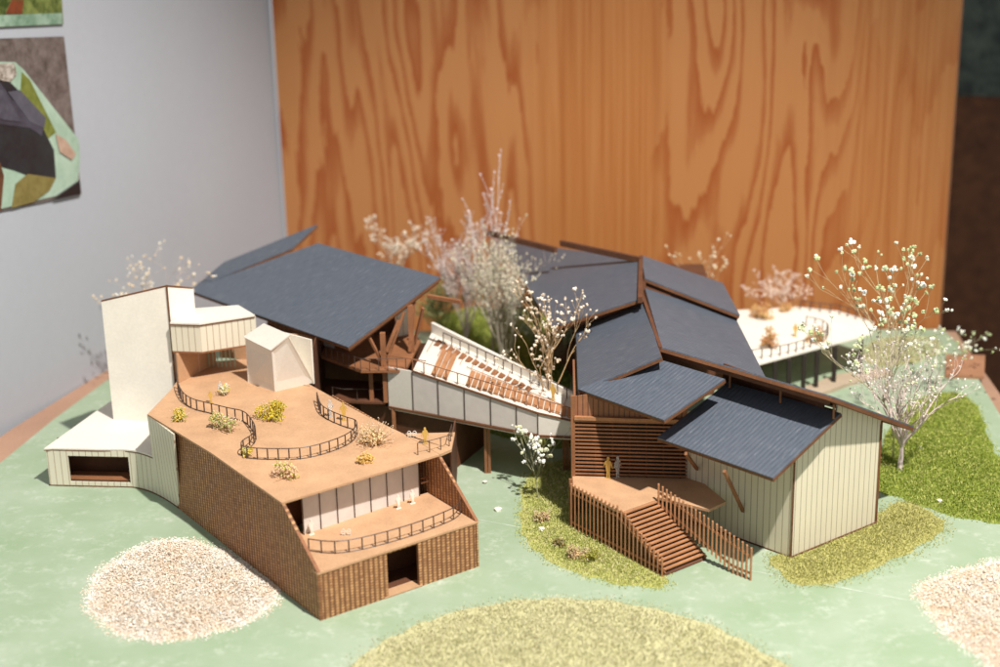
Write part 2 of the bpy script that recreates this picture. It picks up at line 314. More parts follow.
# ---------------------------------------------------------------- green / gravel patches
def inside(x,y,poly):
    r=False; j=len(poly)-1
    for i in range(len(poly)):
        xi,yi=poly[i][:2]; xj,yj=poly[j][:2]
        if (yi>y)!=(yj>y) and x<(xj-xi)*(y-yi)/(yj-yi)+xi: r=not r
        j=i
    return r
def edgedist(x,y,poly):
    p=np.array([q[:2] for q in poly]); q=np.roll(p,-1,0); d=q-p; w=np.array([x,y])-p
    t=np.clip((w*d).sum(1)/(d*d).sum(1),0,1); return np.sqrt(((w-d*t[:,None])**2).sum(1)).min()
def patch(name,pix,label,kind_,n,hmax=.35,cols=((.3,.33,.06),),size=.16,feather=.8,base=None,z0=0.,closed_smooth=True):
    poly=[P(x,y,z0) for x,y in pix]
    if closed_smooth:
        k=len(poly); out=[]
        for i in range(k):
            a,b,c,d=[poly[(i+s)%k] for s in (-1,0,1,2)]
            for j in range(5):
                u=j/5; out.append(.5*(2*b+(c-a)*u+(2*a-5*b+4*c-d)*u*u+(3*b-a-3*c+d)*u**3))
        poly=out
    poly=[p+V3(.16*math.sin(i*2.3+n)+.1*math.sin(i*.9),.16*math.cos(i*1.7+n),0) for i,p in enumerate(poly)]
    xs=[p[0] for p in poly]; ys=[p[1] for p in poly]; m=MB(); rnd=random.Random(hash(label)%999+n)
    rnd=random.Random(len(label)*31+n)
    # thin irregular bed that follows the patch
    m.prism([(p[0],p[1]) for p in poly],z0-.05,z0+.02,base)
    pa=np.array([q[:2] for q in poly]); pb=np.roll(pa,-1,0)-pa; pl2=(pb*pb).sum(1)
    def edged(x,y):
        w_=V3(x,y)-pa; t_=np.clip((w_*pb).sum(1)/pl2,0,1); q_=w_-pb*t_[:,None]; return math.sqrt((q_*q_).sum(1).min())
    cnt=0
    def bulge(d): return hmax*min(1,(d/2.2))**.7
    while cnt<n:
        x=rnd.uniform(min(xs)-.5,max(xs)+.5); y=rnd.uniform(min(ys)-.5,max(ys)+.5)
        ins=inside(x,y,poly); d=edged(x,y)
        if not ins and (d>feather or rnd.random()<(d/feather)**.35): continue
        cnt+=1
        cl=.5+.5*math.sin(x*1.3+2.1*math.sin(y*.7))*math.cos(y*1.1+x*.4)
        c=cols[min(len(cols)-1,int((cl*.5+rnd.random()*.5)*len(cols)))]; g=rnd.uniform(.8,1.2); c=tuple(min(1,v*g) for v in c)
        z=z0+.02+(bulge(d) if ins else 0)*rnd.uniform(.2,1)
        if kind_=='grass':
            for q in range(2):
                a=rnd.uniform(0,6.28); l=size*rnd.uniform(.5,1.3); w=size*.35
                dx,dy=math.cos(a),math.sin(a); tl=rnd.uniform(-.6,.6)*l; tl2=rnd.uniform(-.6,.6)*l
                m.add([(x-dx*w,y-dy*w,z-.06),(x+dx*w,y+dy*w,z-.06),(x+tl,y+tl2,z+l*.7)],[(0,1,2)],c)
        else:
            s=size*rnd.uniform(.45,1.25); a=rnd.uniform(0,3); ca,sa=math.cos(a),math.sin(a)
            pts=[(1,0,0),(0,.8,.1),(-.9,.1,0),(0,-.9,0),(.1,.1,.75),(0,0,-.6)]
            pts=[(x+s*(px_*ca-py_*sa)*rnd.uniform(.8,1.2),y+s*(px_*sa+py_*ca),z+s*pz*rnd.uniform(.7,1.3)) for px_,py_,pz in pts]
            m.add(pts,[(0,1,4),(1,2,4),(2,3,4),(3,0,4),(1,0,5),(2,1,5),(3,2,5),(0,3,5)],c)
    o=m.build(name,'gravelmat' if kind_=='gravel' else 'vcol'); tag(o,label,'gravel' if kind_=='gravel' else 'grass',kind='stuff'); return o
GR=((.68,.52,.36),(.78,.68,.56),(.84,.79,.7),(.64,.48,.33),(.82,.75,.64),(.6,.56,.5),(.88,.85,.8),(.86,.8,.7))
patch('gravel',[(88,598),(100,574),(128,553),(170,540),(215,548),(250,566),(278,590),(262,614),(215,632),(160,640),(112,630)],'round patch of cream and tan gravel in front of the woven box','gravel',34000,.5,GR,.066,.8,(.55,.42,.3))
patch('gravel',[(918,590),(950,574),(1000,562),(1060,565),(1060,720),(1010,690),(975,655),(940,626)],'cream and pink gravel patch at the lower right corner','gravel',22000,.45,GR,.066,.8,(.55,.42,.3))
YG=((.57,.55,.33),(.64,.61,.4),(.53,.51,.29),(.68,.64,.44),(.6,.57,.36))
patch('grass',[(352,668),(385,642),(430,620),(500,603),(560,599),(630,604),(700,622),(750,645),(800,690),(700,760),(450,760),(370,720)],'large yellow green grass oval at the front edge','grass',30000,.2,YG,.14,1.1,(.5,.48,.27))
LG=((.5,.52,.18),(.6,.59,.25),(.4,.44,.12),(.66,.62,.32),(.47,.5,.16))
patch('grass',[(528,478),(545,466),(570,462),(600,500),(640,560),(668,578),(655,588),(600,580),(560,566),(530,545),(520,515)],'yellow green grass beside the wooden stairs','grass',16000,.2,LG,.14,.8,(.42,.42,.13))
patch('grass',[(770,560),(800,548),(880,512),(905,502),(940,518),(938,535),(900,556),(850,578),(800,585)],'thin olive grass along the foot of the cream block','grass',10000,.14,((.42,.4,.13),(.5,.47,.19),(.34,.34,.1),(.56,.52,.25)),.13,1.3,(.4,.38,.13))
DG=((.32,.38,.06),(.42,.47,.1),(.22,.29,.04),(.54,.55,.17),(.36,.43,.07))
patch('grass',[(872,470),(890,430),(910,405),(940,393),(968,398),(985,425),(1000,460),(1050,490),(1060,540),(1000,524),(950,516),(900,498),(868,488)],'bright moss green lawn round the white tree on the right','grass',20000,.35,DG,.15,.5,(.2,.25,.04))
patch('grass',[(432,340),(440,318),(480,308),(560,320),(572,395),(590,440),(556,448),(535,446),(500,436),(460,420),(430,400)],'dark mossy green bed in the courtyard behind the bridge','grass',9000,.7,DG,.22,.5,(.16,.2,.04))
patch('grass',[(862,356),(880,340),(930,338),(940,350),(915,362),(880,366)],'small yellow green lawn by the rear white deck','grass',3500,.3,YG,.22,.5,(.35,.33,.08))

# ---------------------------------------------------------------- woven box building (front left)
BN=V3(-12.37,98.31,0); e1=V3(.8183,.575,0); e2=V3(-.5706,.8214,0)
def B(x,y,z=0.): return BN+e1*x+e2*y+Z*z
t=thing('exhibition_box','tan roofed model building wrapped in brown woven card with a front terrace','model building',BN)
T3=3.55;R7=7.05; BW=12.87
MB().ext([B(0,0,0),B(0,22.3,0),B(0,24.6,6.9),B(0,4.45,6.9),B(0,0,T3)],e1*.22).build('wall','weave',t,e2,Z)
MB().ext([B(BW,0,0),B(BW,20,0),B(BW,20,6.9),B(BW,4.45,6.9),B(BW,0,T3)],-e1*.14).build('wall','weave',t,e2,Z)
for x_ in (.11,BW-.07): MB().bar(B(x_,.02,T3+.02),B(x_,4.5,6.88),.24,.05).build('wall_cap','brown',t)
fw=MB()
for x0,x1,z0,z1 in ((.225,5.35,0,3.38),(5.35,7.85,3.3,3.38),(7.85,BW-.225,0,3.38)): fw.ext([B(x0,0,z0),B(x1,0,z0),B(x1,0,z1),B(x0,0,z1)],e2*.22)
fo=fw.build('wall','weave',t,e1,Z)
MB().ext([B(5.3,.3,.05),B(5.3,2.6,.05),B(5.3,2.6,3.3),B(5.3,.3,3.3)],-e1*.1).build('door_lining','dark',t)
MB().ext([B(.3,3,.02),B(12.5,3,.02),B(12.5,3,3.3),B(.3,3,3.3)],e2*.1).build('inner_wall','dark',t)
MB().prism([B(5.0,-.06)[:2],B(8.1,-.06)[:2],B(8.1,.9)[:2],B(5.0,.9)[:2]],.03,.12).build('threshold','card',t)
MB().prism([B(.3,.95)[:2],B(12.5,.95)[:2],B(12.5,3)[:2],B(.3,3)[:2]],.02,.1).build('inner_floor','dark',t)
MB().prism([B(-.04,-.05)[:2],B(BW+.04,-.05)[:2],B(BW+.04,6.2)[:2],B(-.0+.24,6.2)[:2],B(.24,4.)[:2],B(-.04,0.2)[:2]],3.4,T3).build('terrace_floor','card',t)
# glazed front behind the terrace
p0,p1=B(2.1,5.65,T3),B(11.9,6.1,T3)
g=MB().ext([p0,p1,p1+Z*3.1,p0+Z*3.1],e2*.08).build('glazing','frost',t)
mm=MB()
for i in range(8): q=p0+(p1-p0)*i/7-e2*.05; mm.bar(q,q+Z*3.1,.06,.06)
mm.bar(p0+Z*3.12-e2*.05,p1+Z*3.12-e2*.05,.12,.12); mm.build('mullion','metal',t)
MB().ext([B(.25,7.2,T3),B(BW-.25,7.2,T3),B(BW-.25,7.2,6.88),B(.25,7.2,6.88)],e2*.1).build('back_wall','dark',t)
bt=MB(); 
for z in (4.6,4.95): bt.bar(B(11.95,5.9,z),B(12.6,5.9,z),.05,.12)
bt.build('side_vent','edge',t)
roofpoly=[B(-.06,4.4),B(BW-.02,4.65),B(BW-.02,9.6),B(BW-.35,14),B(BW-.45,18.7),B(12.3,31),B(6,34),P(177,381,R7),P(172.5,388,R7),B(-.6,25.1),B(-.06,15)]
MB().prism([p[:2] for p in roofpoly],6.9,R7).build('roof','card',t)
seam=MB().bar(B(12.2,22.6,R7+.01),B(9.4,27,R7+.01),.05,.02); seam.build('seam','dark',t)
# wavy railing on the roof, and the terrace railing
rt=[(178,389),(179,394),(184,403),(194,409.5),(211,414),(229,418.5),(244,422),(252,430),(256,439),(252,446),(243,452),(243,457),(252,459),(278,460),(306,458.5),(334,451),(352,442),(357,432),(344,427),(329,420.5),(321,414),(317.5,403)]
railing(t,smoothpath([P(x,y,R7) for x,y in rt],4),.88,'roof_railing',.78,.045,low=True)
tr=[(309,551),(328,553.5),(347,552.5),(376,546.5),(414,535.5),(443,524.5),(456,518),(461,511),(450,505)]
railing(t,smoothpath([P(x,y,T3) for x,y in tr],4),.92,'terrace_railing',.95,.045,low=True)

# ---------------------------------------------------------------- low white wing with the curved face
t=thing('low_wing','low cream white wing with a dark strip window and curved corner','model building',(-33,122,0))
a0=V3(-36.1,121.3,0); a1=V3(-29.5,120.6,0)
curve=smoothpath([a0,V3(-32,120.85,0),a1,V3(-27.9,119.75,0),V3(-26.4,118.25,0),V3(-25.05,116.55,0)],6)
H3=3.15
dirw=unit(a1-a0)
def wp(s,z): return a0+dirw*s+Z*z
L0=np.linalg.norm(W(67.5,455.4,a0,a1)[:2]-a0[:2]); L1=np.linalg.norm(W(129,457.7,a0,a1)[:2]-a0[:2])
m=MB(); inn=V3(.07,.99,0)*.15
for s0,s1,z0,z1 in ((0,L0,0.12,H3),(L0,L1,.12,.42),(L0,L1,2.65,H3),(L1,6.64,.12,H3)): m.ext([wp(s0,z0),wp(s1,z0),wp(s1,z1),wp(s0,z1)],inn)
cs=curve[12:]
m.build('front_wall','siding',t,dirw,Z)
split=[i for i,p in enumerate(cs) if p[0]>-27.2][0]
m=MB()
for p,q in zip(cs[:split+1],cs[1:split+1]): m.ext([p+Z*.12,q+Z*.12,q+Z*H3,p+Z*H3],V3(.1,.12,0))
m.build('curved_wall','siding',t,unit((.75,-.66,0)),Z)
top0,top1=P(147,414.5,6.88),P(173.2,434.5,6.88); m=MB(); bots=cs[split:]; n=len(bots)
bots=[p+(V3(.12,-.1,0) if i==n-1 else 0) for i,p in enumerate(bots)]
for i in range(n-1):
    q0=top0+(top1-top0)*i/(n-1); q1=top0+(top1-top0)*(i+1)/(n-1)
    m.ext([bots[i]+Z*.12,bots[i+1]+Z*.12,q1,q0],V3(.1,.12,0))
m.build('raised_panel','siding',t,unit((.75,-.66,0)),Z)
bl,br_=P(91,416.5,H3),P(111,402.5,H3)
rf=[(-36.2,121.2)]+[tuple(p[:2]) for p in curve[1:12+split+1]]+[(-26.95,119.2),(-27.0,126),(-30,131.5),(br_[0],br_[1]),(bl[0],bl[1])]
ro=MB().prism(rf,H3+.02,H3+.14).build('roof','white',t)
sub('roof_edge',MB().prism([(x*1.0005,y-.02) for x,y in rf],H3-.06,H3+.015),'edge',ro)
MB().prism([(-36.2,121.35)]+[tuple(p[:2]) for p in curve[1:]]+[(-25.5,120),(-30,131),(-33.5,130),(-34.3,127)],0,.12).build('floor_plate','edge',t)
MB().ext([V3(-36.05,121.4,.12),V3(-34.1,127.8,.12),V3(-34.1,127.8,H3),V3(-36.05,121.4,H3)],V3(.15,0,0)).build('side_wall','siding',t,(.3,.95,0),Z)
MB().ext([wp(.3,.12)+V3(0,2.4,0),wp(7,.12)+V3(0,2.4,0),wp(7,H3)+V3(0,2.4,0),wp(.3,H3)+V3(0,2.4,0)],V3(0,.1,0)).build('inner_wall','dark',t)
MB().prism([wp(L0-.2,0)[:2]+V3(0,.3),wp(L1+.2,0)[:2]+V3(0,.3),wp(L1+.2,0)[:2]+V3(0,1.8),wp(L0-.2,0)[:2]+V3(0,1.8)],.45,.55).build('inner_bench','brown',t)

# ---------------------------------------------------------------- white tower
t=thing('stair_tower','tall blank cream tower with a sloping top on the far left','model building',(-29,126.5,0))
TA=V3(-31.95,127.0,0); TB=V3(-26.42,126.0,0); TD=TB+vec(42,2.4); TE=TA+vec(60,3.4)
def hz(p): return 13.48 + (14.95-13.48)*((p-TA)@unit(TB-TA))/5.6
MB().ext([TA+Z*.0,TB+Z*0,TB+Z*14.93,TA+Z*13.48],vec(80,.18)).build('front_wall','cream',t)
MB().ext([TB+vec(42,.02)+Z*5,TD+Z*5,TD+Z*14.2,TB+vec(42,.02)+Z*14.9],vec(132,.18)).build('side_wall','cream',t)
MB().ext([TE,TD,TD+Z*14.2,TE+Z*12.8],vec(80,.15)).build('back_wall','cream',t)
MB().ext([TA+vec(80,.2),TE,TE+Z*12.8,TA+vec(80,.2)+Z*13.4],vec(-10,.15)).build('left_wall','cream',t)
MB().bar(TA+Z*13.53+vec(80,.09),TB+Z*14.98+vec(80,.09),.2,.1).build('top_edge','edge',t)
MB().bar(TB+Z*14.99+vec(80,.09),TD+Z*14.26+vec(132,.09),.2,.1).build('top_edge','edge',t)
MB().bar(TB+Z*5+vec(-30,.04),TB+Z*14.95+vec(-30,.04),.13,.13).build('corner_edge','edge',t)

# ---------------------------------------------------------------- balcony wing between tower and main roof
t=thing('balcony_wing','white boxy balcony wing bridging the tower and the blue roof','model building',(-23,127,9.7))
q0,q1,q2=V3(-26.27,125.48,9.7),V3(-23.85,125.09,9.7),V3(-19.7,126.95,9.7)
for a,b,da in ((q0,q1,0),(q1,q2,0)):
    MB().ext([a,b,b+Z*2.28,a+Z*2.28],vec(80,.15)).build('parapet_wall','siding',t,unit(b-a),Z)
rp=[q0,q1,q2,V3(-21.4,129.6,0),V3(-24.9,129.0,0)]
ro=MB().prism([p[:2]+V3(0,-.05) for p in rp],12.0,12.14).build('roof','white',t)
sub('roof_edge',MB().prism([p[:2]+V3(0,-.09) for p in rp],11.9,11.99),'edge',ro)
MB().prism([p[:2] for p in rp],9.55,9.69).build('floor_plate','brown',t)
MB().ext([V3(-25.9,125.2,7.06),V3(-23.6,129.6,7.06),V3(-23.6,129.6,9.54),V3(-25.9,125.2,9.54)],vec(150,.12)).build('under_wall','card',t)
MB().ext([V3(-23.5,131,7.06),V3(-15,129,7.06),V3(-15,129,9.54),V3(-23.5,131,9.54)],vec(80,.1)).build('recess_wall','card',t)
gl=MB(); 
for i in range(7): p=V3(-24.0+i*.36,128.6-.05*i,7.2); gl.bar(p,p+Z*2.3,.16,.05)
gl.build('green_screen',plain('pale_green_strips',(.35,.55,.42),.4),t)

# ---------------------------------------------------------------- small white rooftop cabin
t=thing('rooftop_cabin','small white cabin with a pitched lid on the tan roof','model cabin',B(10.5,24.5,R7))
c0,c1,c2,c3=B(9.4,23.2,R7),B(12.9,23.0,R7),B(12.6,26.6,R7),B(8.7,26.5,R7)
zs=3.75
d0,d1,d2,d3=[c+(B(10.6,24.8,R7)-c)*.1 for c in (c0,c1,c2,c3)]
lean=-e1*.25
d0=P(271.7,351.5,10.65); d3=P(245.5,338.5,10.65); d1=P(289.3,336.5,11.85); d2=P(264,325.5,11.85)
MB().ext([c3,c0,d0,d3],e1*.1).build('wall','white',t)
MB().ext([c0,c1,d1,d0],e2*.1).build('wall','white',t)
MB().ext([c1,c2,d2,d1],-e1*.1).build('wall','cream',t)
MB().ext([c2,c3,d3,d2],-e2*.1).build('wall','cream',t)
MB().slab([d0+Z*.16-e1*.16-e2*.08,d1+Z*.16+e1*.03-e2*.08,d2+Z*.16+e1*.03+e2*.08,d3+Z*.16-e1*.16+e2*.08],.12).build('lid','white',t)

# ---------------------------------------------------------------- main pavilion (big blue roof on the left)
t=thing('main_pavilion','open pavilion under the largest blue grey roof, with dark decks and slanted struts','model building',(-12,122,0))
A=P(348,347,10.05);Bq=P(188,290,10.05);Q=P(440,277,13.45);Tq=P(318,243,13.45)
rd=unit(Bq-A); sl=unit(Q-A)
roofpart(t,[A,Q,Tq,Bq],rd,sl)
R2a,R2b,R2c,R2d=P(191,289.5,9.8),P(292,248,12.7),P(317,224.5,13.9),P(224,262,10.95)
roofpart(t,[R2a,R2b,R2c,R2d],rd,sl,'rear_roof')
# beams under the rake and ridge
MB().bar(A+(Q-A)*.03-Z*.5+rd*.3,A+(Q-A)*1.0-Z*.45+rd*.3,.22,.28).build('rake_beam','brown',t)
MB().bar(P(428,296,12.3),P(461,302,12.3),.35,.28).build('tie_beam','brown',t)
# upper deck z=9.9
UD=[P(321,356,7.8),P(361,370.5,7.8),P(406,370,7.8),P(421,341,7.8),P(395,330,7.8)+V3(0,4,0),P(330,335,7.8)+V3(0,4,0)]
MB().prism([p[:2] for p in UD],7.58,7.8).build('upper_deck','brown',t)
railing(t,[UD[0]+Z*0,UD[1],UD[2]],1.0,'deck_railing',.75,.03)
MB().bar(P(384,355,8.75),P(426,361,8.75),.06,.06).build('handrail','brown',t)
def under(p): # roof underside height above a plan point
    n=np.cross(Q-A,Bq-A); return A[2]-((p[0]-A[0])*n[0]+(p[1]-A[1])*n[1])/n[2]-.4
def post(base,top,w,nm,mat='brown'): return MB().bar(base,top,w,w).build(nm,mat,t)
for (px,py) in ((384,366),(412,352)):
    b=P(px,py,7.8); post(b,V3(b[0],b[1],under(b)),.42,'post')
def strut(a,za,b,zb,w=.2): 
    p=P(*a,za); q=P(*b,zb); q[2]=min(q[2],under(q)); return MB().bar(p,q,w,w).build('strut','brown',t)
strut((384,366),7.85,(369,337),10.11); strut((386,352),8.95,(399,320),11.26); strut((387,362),7.91,(404,312),11.47,.16)
strut((414,345),8.12,(423,308),11.68); strut((410,352),7.91,(414,300),11.99,.26)
# lower deck and its posts
LD=[P(331,401,4.8),P(385,402.5,4.8),P(388,390,4.8),P(380,382,4.8),P(318,378,4.8)]
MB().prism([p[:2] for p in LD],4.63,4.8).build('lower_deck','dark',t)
railing(t,[P(333,398,4.8),P(344,400,4.8),P(384,400,4.8)],.95,'deck_railing',2.,.03)
for a in ((372,400),(386,402)):
    b=P(*a,4.8); post(b,V3(b[0],b[1],7.56),.34,'post')
# walls
w0=P(313.5,384,R7); w1=P(246,372,R7)
MB().ext([w0,w0+vec(138,5.),w0+vec(138,5.)+Z*3.6,w0+Z*3.75],vec(48,.12)).build('side_wall','cream',t)
b0=V3(-15.0,133.,0);b1=V3(-4.4,132,0)
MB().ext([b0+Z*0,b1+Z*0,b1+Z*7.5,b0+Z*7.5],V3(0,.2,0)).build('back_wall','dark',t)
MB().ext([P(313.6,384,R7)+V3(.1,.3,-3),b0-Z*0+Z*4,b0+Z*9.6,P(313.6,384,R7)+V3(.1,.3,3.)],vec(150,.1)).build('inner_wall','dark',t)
for xa,xb in ((322,333),(336,347)):
    a,b=P(xa,352,7.8),P(xb,355,7.8); MB().ext([a+V3(0,1.6,0),b+V3(0,1.6,0),b+V3(0,1.6,1.9),a+V3(0,1.6,1.9)],V3(0,.1,0)).build('light_panel','cream',t)
a,b=P(396,341,7.8)+V3(0,1,0),P(409,338,7.8)+V3(0,1,0); MB().ext([a,b,b+Z*3.2,a+Z*3.0],V3(0,.1,0)).build('light_panel','siding',t,unit(b-a),Z)
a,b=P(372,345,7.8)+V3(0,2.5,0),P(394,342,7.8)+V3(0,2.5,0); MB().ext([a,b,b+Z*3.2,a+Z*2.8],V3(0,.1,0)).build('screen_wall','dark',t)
cv=MB().ext([V3(-22,139,0),V3(-9,139.5,0),V3(-9,139.5,11.),V3(-20,140,10.6)],V3(0,.3,0)); cv.build('rear_wall','plank',t,(1,0,0),Z)
# ---------------------------------------------------------------- brown side wing with balcony, below the bridge
t=thing('side_wing','dark brown side wing with a small railed balcony under the bridge','model building',(-6,118,0))
K0=P(438.5,454,R7); K1=P(451.5,449,R7); K2=P(455,430,R7); K3=B(BW+.05,12,0); 
MB().prism([B(BW+.03,4.7)[:2],K1[:2],P(455,432,R7)[:2],P(400,433.5,R7)[:2],B(BW+.03,9.7)[:2]],6.83,R7-.02).build('balcony_floor','card',t)
G=V3(-3.9,121.9,0)
fa_=P(389,407,4.4); fb_=P(538,436,4.4); UDr=unit(fb_-fa_); U0=V3(fa_[0],fa_[1],0)+vec(64,.35); U1=W(455,430,U0,U0+UDr); U1=V3(U1[0],U1[1],0)
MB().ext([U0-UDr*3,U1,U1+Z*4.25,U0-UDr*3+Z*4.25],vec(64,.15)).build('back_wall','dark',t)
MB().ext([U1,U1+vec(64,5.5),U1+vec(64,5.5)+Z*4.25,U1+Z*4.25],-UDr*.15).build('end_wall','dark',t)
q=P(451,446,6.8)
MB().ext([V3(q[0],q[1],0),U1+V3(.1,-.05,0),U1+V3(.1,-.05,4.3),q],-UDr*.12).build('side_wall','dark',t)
railing(t,[P(418,455,R7),P(436,451,R7),P(449,447,R7),P(452,436,R7)],.92,'railing',.9,.033)
q=U0+UDr*.4-vec(64,.3); MB().bar(q,q+Z*4.3,.3,.3).build('post','brown',t)

# ---------------------------------------------------------------- bridge
t=thing('covered_bridge','white bridge with frosted windows and stepped timber walkway between the two buildings','model bridge',(-1.2,118,0))
BZ=4.4; f0=P(389,407,BZ); f1=P(538,436,BZ); f2=P(574,437.5,BZ)
g0=W(413,371,f0,f1); fd=unit(f1-f0)
def onf(px): return W(px,420,f0,f1)
gR=W(538,413,f0,f1); HL=g0[2]-BZ; HR=gR[2]-BZ; H2_=W(574,421,f1,f2)[2]-BZ
def topz(p): return BZ+HL+(HR-HL)*((p-g0)@fd)/((f1-g0)@fd)
x0=g0[:2]; gl0=V3(g0[0],g0[1],BZ)
back=vec(64,1)
wd0,wd1=8.2,4.4
MB().ext([f0,gl0,gl0+Z*(HL-.05),f0+Z*(HL-.05)],back*.12).build('end_panel','white',t)
MB().ext([f1,f2,f2+Z*(H2_-.05),f1+Z*(HR-.05)],back*.12).build('end_panel','white',t)
px=[414,439,465,491,516.5,538]
pan=[W(x,420,f0,f1) for x in px]; pan=[V3(p[0],p[1],BZ) for p in pan]
for a,b in zip(pan,pan[1:]):
    MB().ext([a+Z*.15+fd*.04,b+Z*.15-fd*.04,b-fd*.04+Z*(topz(b)-BZ-.12),a+fd*.04+Z*(topz(a)-BZ-.12)],back*.08).build('window_pane','frost',t)
mm=MB()
for a in pan: mm.bar(a+Z*.1-back*.02,a+Z*(topz(a)-BZ-.1)-back*.02,.07,.07)
mm.build('mullion','metal',t)
MB().bar(f0+Z*.02-back*.03,f1+Z*.02-back*.03,.16,.18).build('sill_rail','edge',t); MB().bar(f1+Z*.02-back*.03,f2+Z*.02-back*.03,.16,.18).build('sill_rail','edge',t)
MB().bar(gl0+Z*HL-back*.03,f1+Z*HR-back*.03,.14,.12).build('head_rail','edge',t); MB().bar(f1+Z*HR-back*.03,f2+Z*H2_-back*.03,.14,.12).build('head_rail','edge',t)
# deck surface corners
ZL=BZ+HL+.05; ZR=BZ+H2_+.05; n0=V3(g0[0],g0[1],ZL); n2=V3(f2[0],f2[1],ZR); r0_=P(431.5,333,ZL); r2=P(576.5,401,ZR)
MB().slab([n0,V3(f1[0],f1[1],BZ+HR+.05),n2,r2,(r0_+r2)/2,r0_],.16).build('walkway','white',t)
MB().slab([f0+Z*.0,f1,f2,V3(r2[0],r2[1],BZ),V3(r0_[0],r0_[1],BZ)],.2).build('floor_plate','cream',t)
MB().ext([V3(r0_[0],r0_[1],ZL),V3(r2[0],r2[1],ZR),V3(r2[0],r2[1],ZR+.5),V3(r0_[0],r0_[1],ZL+.9)],vec(64,.35)).build('kerb_wall','white',t)
# treads: planks across the walkway
def wk(s,w,h=0.):     # s along 0..1, w across 0..1
    a=n0+(n2-n0)*s; b=r0_+(r2-r0_)*s; return a+(b-a)*w+Z*h
def tread(s0,s1,wa,wb,h): MB().ext([wk(s0,wa,h),wk(s1,wa,h),wk(s1,wb,h),wk(s0,wb,h)],Z*.1).build('tread','tread',t)
for i in range(3): tread(.115+i*.036,.115+i*.036+.029,.02,.72,.06)
for i in range(19):
    s=.335+i*.0345; tread(s,s+.027,.03,.46 if i<9 else .42,.05)
m=MB(); rnd=random.Random(4)
for i in range(15):
    s=.05+i*.045; w=.88-.015*i
    m.ext([wk(s,w-.17+.05*rnd.random(),.04),wk(s+.03,w-.13,.04),wk(s+.045,w+.0,.04),wk(s+.012,w+.03,.04)],Z*.07)
m.build('timber_inlay','brown',t)
m=MB()
for i in range(13):
    s=.03+i*.075; m.bar(wk(s,.5,.12),wk(s+.01,.94,.12),.035,.04)
m.bar(wk(.3,.5,.13),wk(.98,.46,.13),.05,.05)
m.build('lattice','tread',t)
railing(t,[wk(i/10,.9,.05) for i in range(1,11)],.85,'railing',.95,.045)
railing(t,[wk(i/10,.0,.05)-back*.0 for i in range(0,11)],.9,'railing',1.0,.045,mat='brown')
for g_ in ((488,473),(566,471),(576,467)):
    b=P(*g_); 
    if g_[0]!=488: b=P(g_[0],g_[1])
    m=MB(); m.bar(b+V3(-.14,0,0),b+V3(-.14,0,BZ-.2),.16,.22); m.bar(b+V3(.14,0,0),b+V3(.14,0,BZ-.2),.16,.22); m.build('post','brown',t)

# ---------------------------------------------------------------- right house: slatted front with deck and stairs
t=thing('slatted_house','brown slatted house front under a blue grey roof, with raised deck','model building',(9,112,0))
s0=V3(5.37,113.58,0); s1=V3(13.47,112.61,0); sd=unit(s1-s0); sn=V3(sd[1],-sd[0],0)
DZ=3.42
MB().ext([s0+Z*DZ,s1+Z*DZ,s1+Z*9.4,s0+Z*9.4],-sn*.15).build('back_wall','post',t)  # near-black backing, carries the shade of the slat gaps in its colour
for i in range(15):
    z=DZ+.22+i*.3; a=s0+sn*.22+Z*z; MB().bar(a+sn*.0,a+sn*.0+sd*8.3,.13,.12).build('slat','slat',t)
up_=MB()
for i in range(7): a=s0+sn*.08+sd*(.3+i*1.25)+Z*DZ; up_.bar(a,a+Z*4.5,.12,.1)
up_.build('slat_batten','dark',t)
MB().bar(s0+sn*.25+Z*8.1,s1+sn*.25+Z*8.05,.3,.26).build('lintel_beam','tread',t)
pw0=s0+sn*.12; MB().ext([pw0+Z*8.2,pw0+sd*8.2+Z*8.2,pw0+sd*8.2+Z*11.2,pw0+Z*9.75],-sn*.1).build('plank_wall','plank',t,sd,Z)
# left return and corner post
cp=V3(4.98,111.75,0)
MB().bar(cp,cp+Z*3.9,.28,.28).build('corner_post','brown',t)
MB().bar(s0-sd*.12+sn*.15+Z*0,s0-sd*.12+sn*.15+Z*9.8,.3,.3).build('corner_post','brown',t)
MB().ext([s0+V3(-.05,.3,0),s0+V3(.3,9,0),s0+V3(.3,9,9.3),s0+V3(-.05,.3,9.6)],V3(.15,0,0)).build('side_wall','plank',t,(0,1,0),Z)
# deck
sa,sb=P(622.7,511.7,DZ),P(656.8,499.6,DZ)
dk=[P(572.5,486,DZ),P(613,508,DZ),sa,sb,P(657,497,DZ),P(709,509.5,DZ),P(726,501.5,DZ),P(686,470,DZ)+V3(0,.4,0),V3(5.2,113.7,DZ)]
MB().prism([p[:2] for p in dk],DZ-.2,DZ).build('deck','card',t)
# gable above: roof A1, A2 and ridge boards
A1=[P(664,420,10.1),P(725,379,11.75),P(655,358,11.75),P(578,389,10.1)]
roofpart(t,A1,unit(A1[3]-A1[0]),unit(A1[1]-A1[0]))
A2=[P(578,392,9.7),None,P(643,296,12.3),P(576,330,9.7)]; A2[1]=onplane(661,357,A2[0],A2[2],A2[3])
roofpart(t,A2,unit(A2[2]-A2[1]),unit(A2[1]-A2[0]),'courtyard_roof')
MB().ext([V3(5.9,116.5,0),V3(6.3,131,0),V3(6.3,131,9.4),V3(5.9,116.5,9.4)],V3(.15,0,0)).build('courtyard_wall','dark',t)
L1=V3(12.0,116.08,12.5); R2p=P(642,289,12.5)
MB().bar(L1+V3(-.1,0,-.15),R2p+V3(-.1,0,-.15),.26,.3).build('ridge_board','dark',t)
B1=[P(662,347.5,12.45),P(766,378,9.6),P(735.5,318,9.6),P(645,288,12.45)]
roofpart(t,B1,unit(B1[3]-B1[0]),unit(B1[1]-B1[0]),'outer_roof')
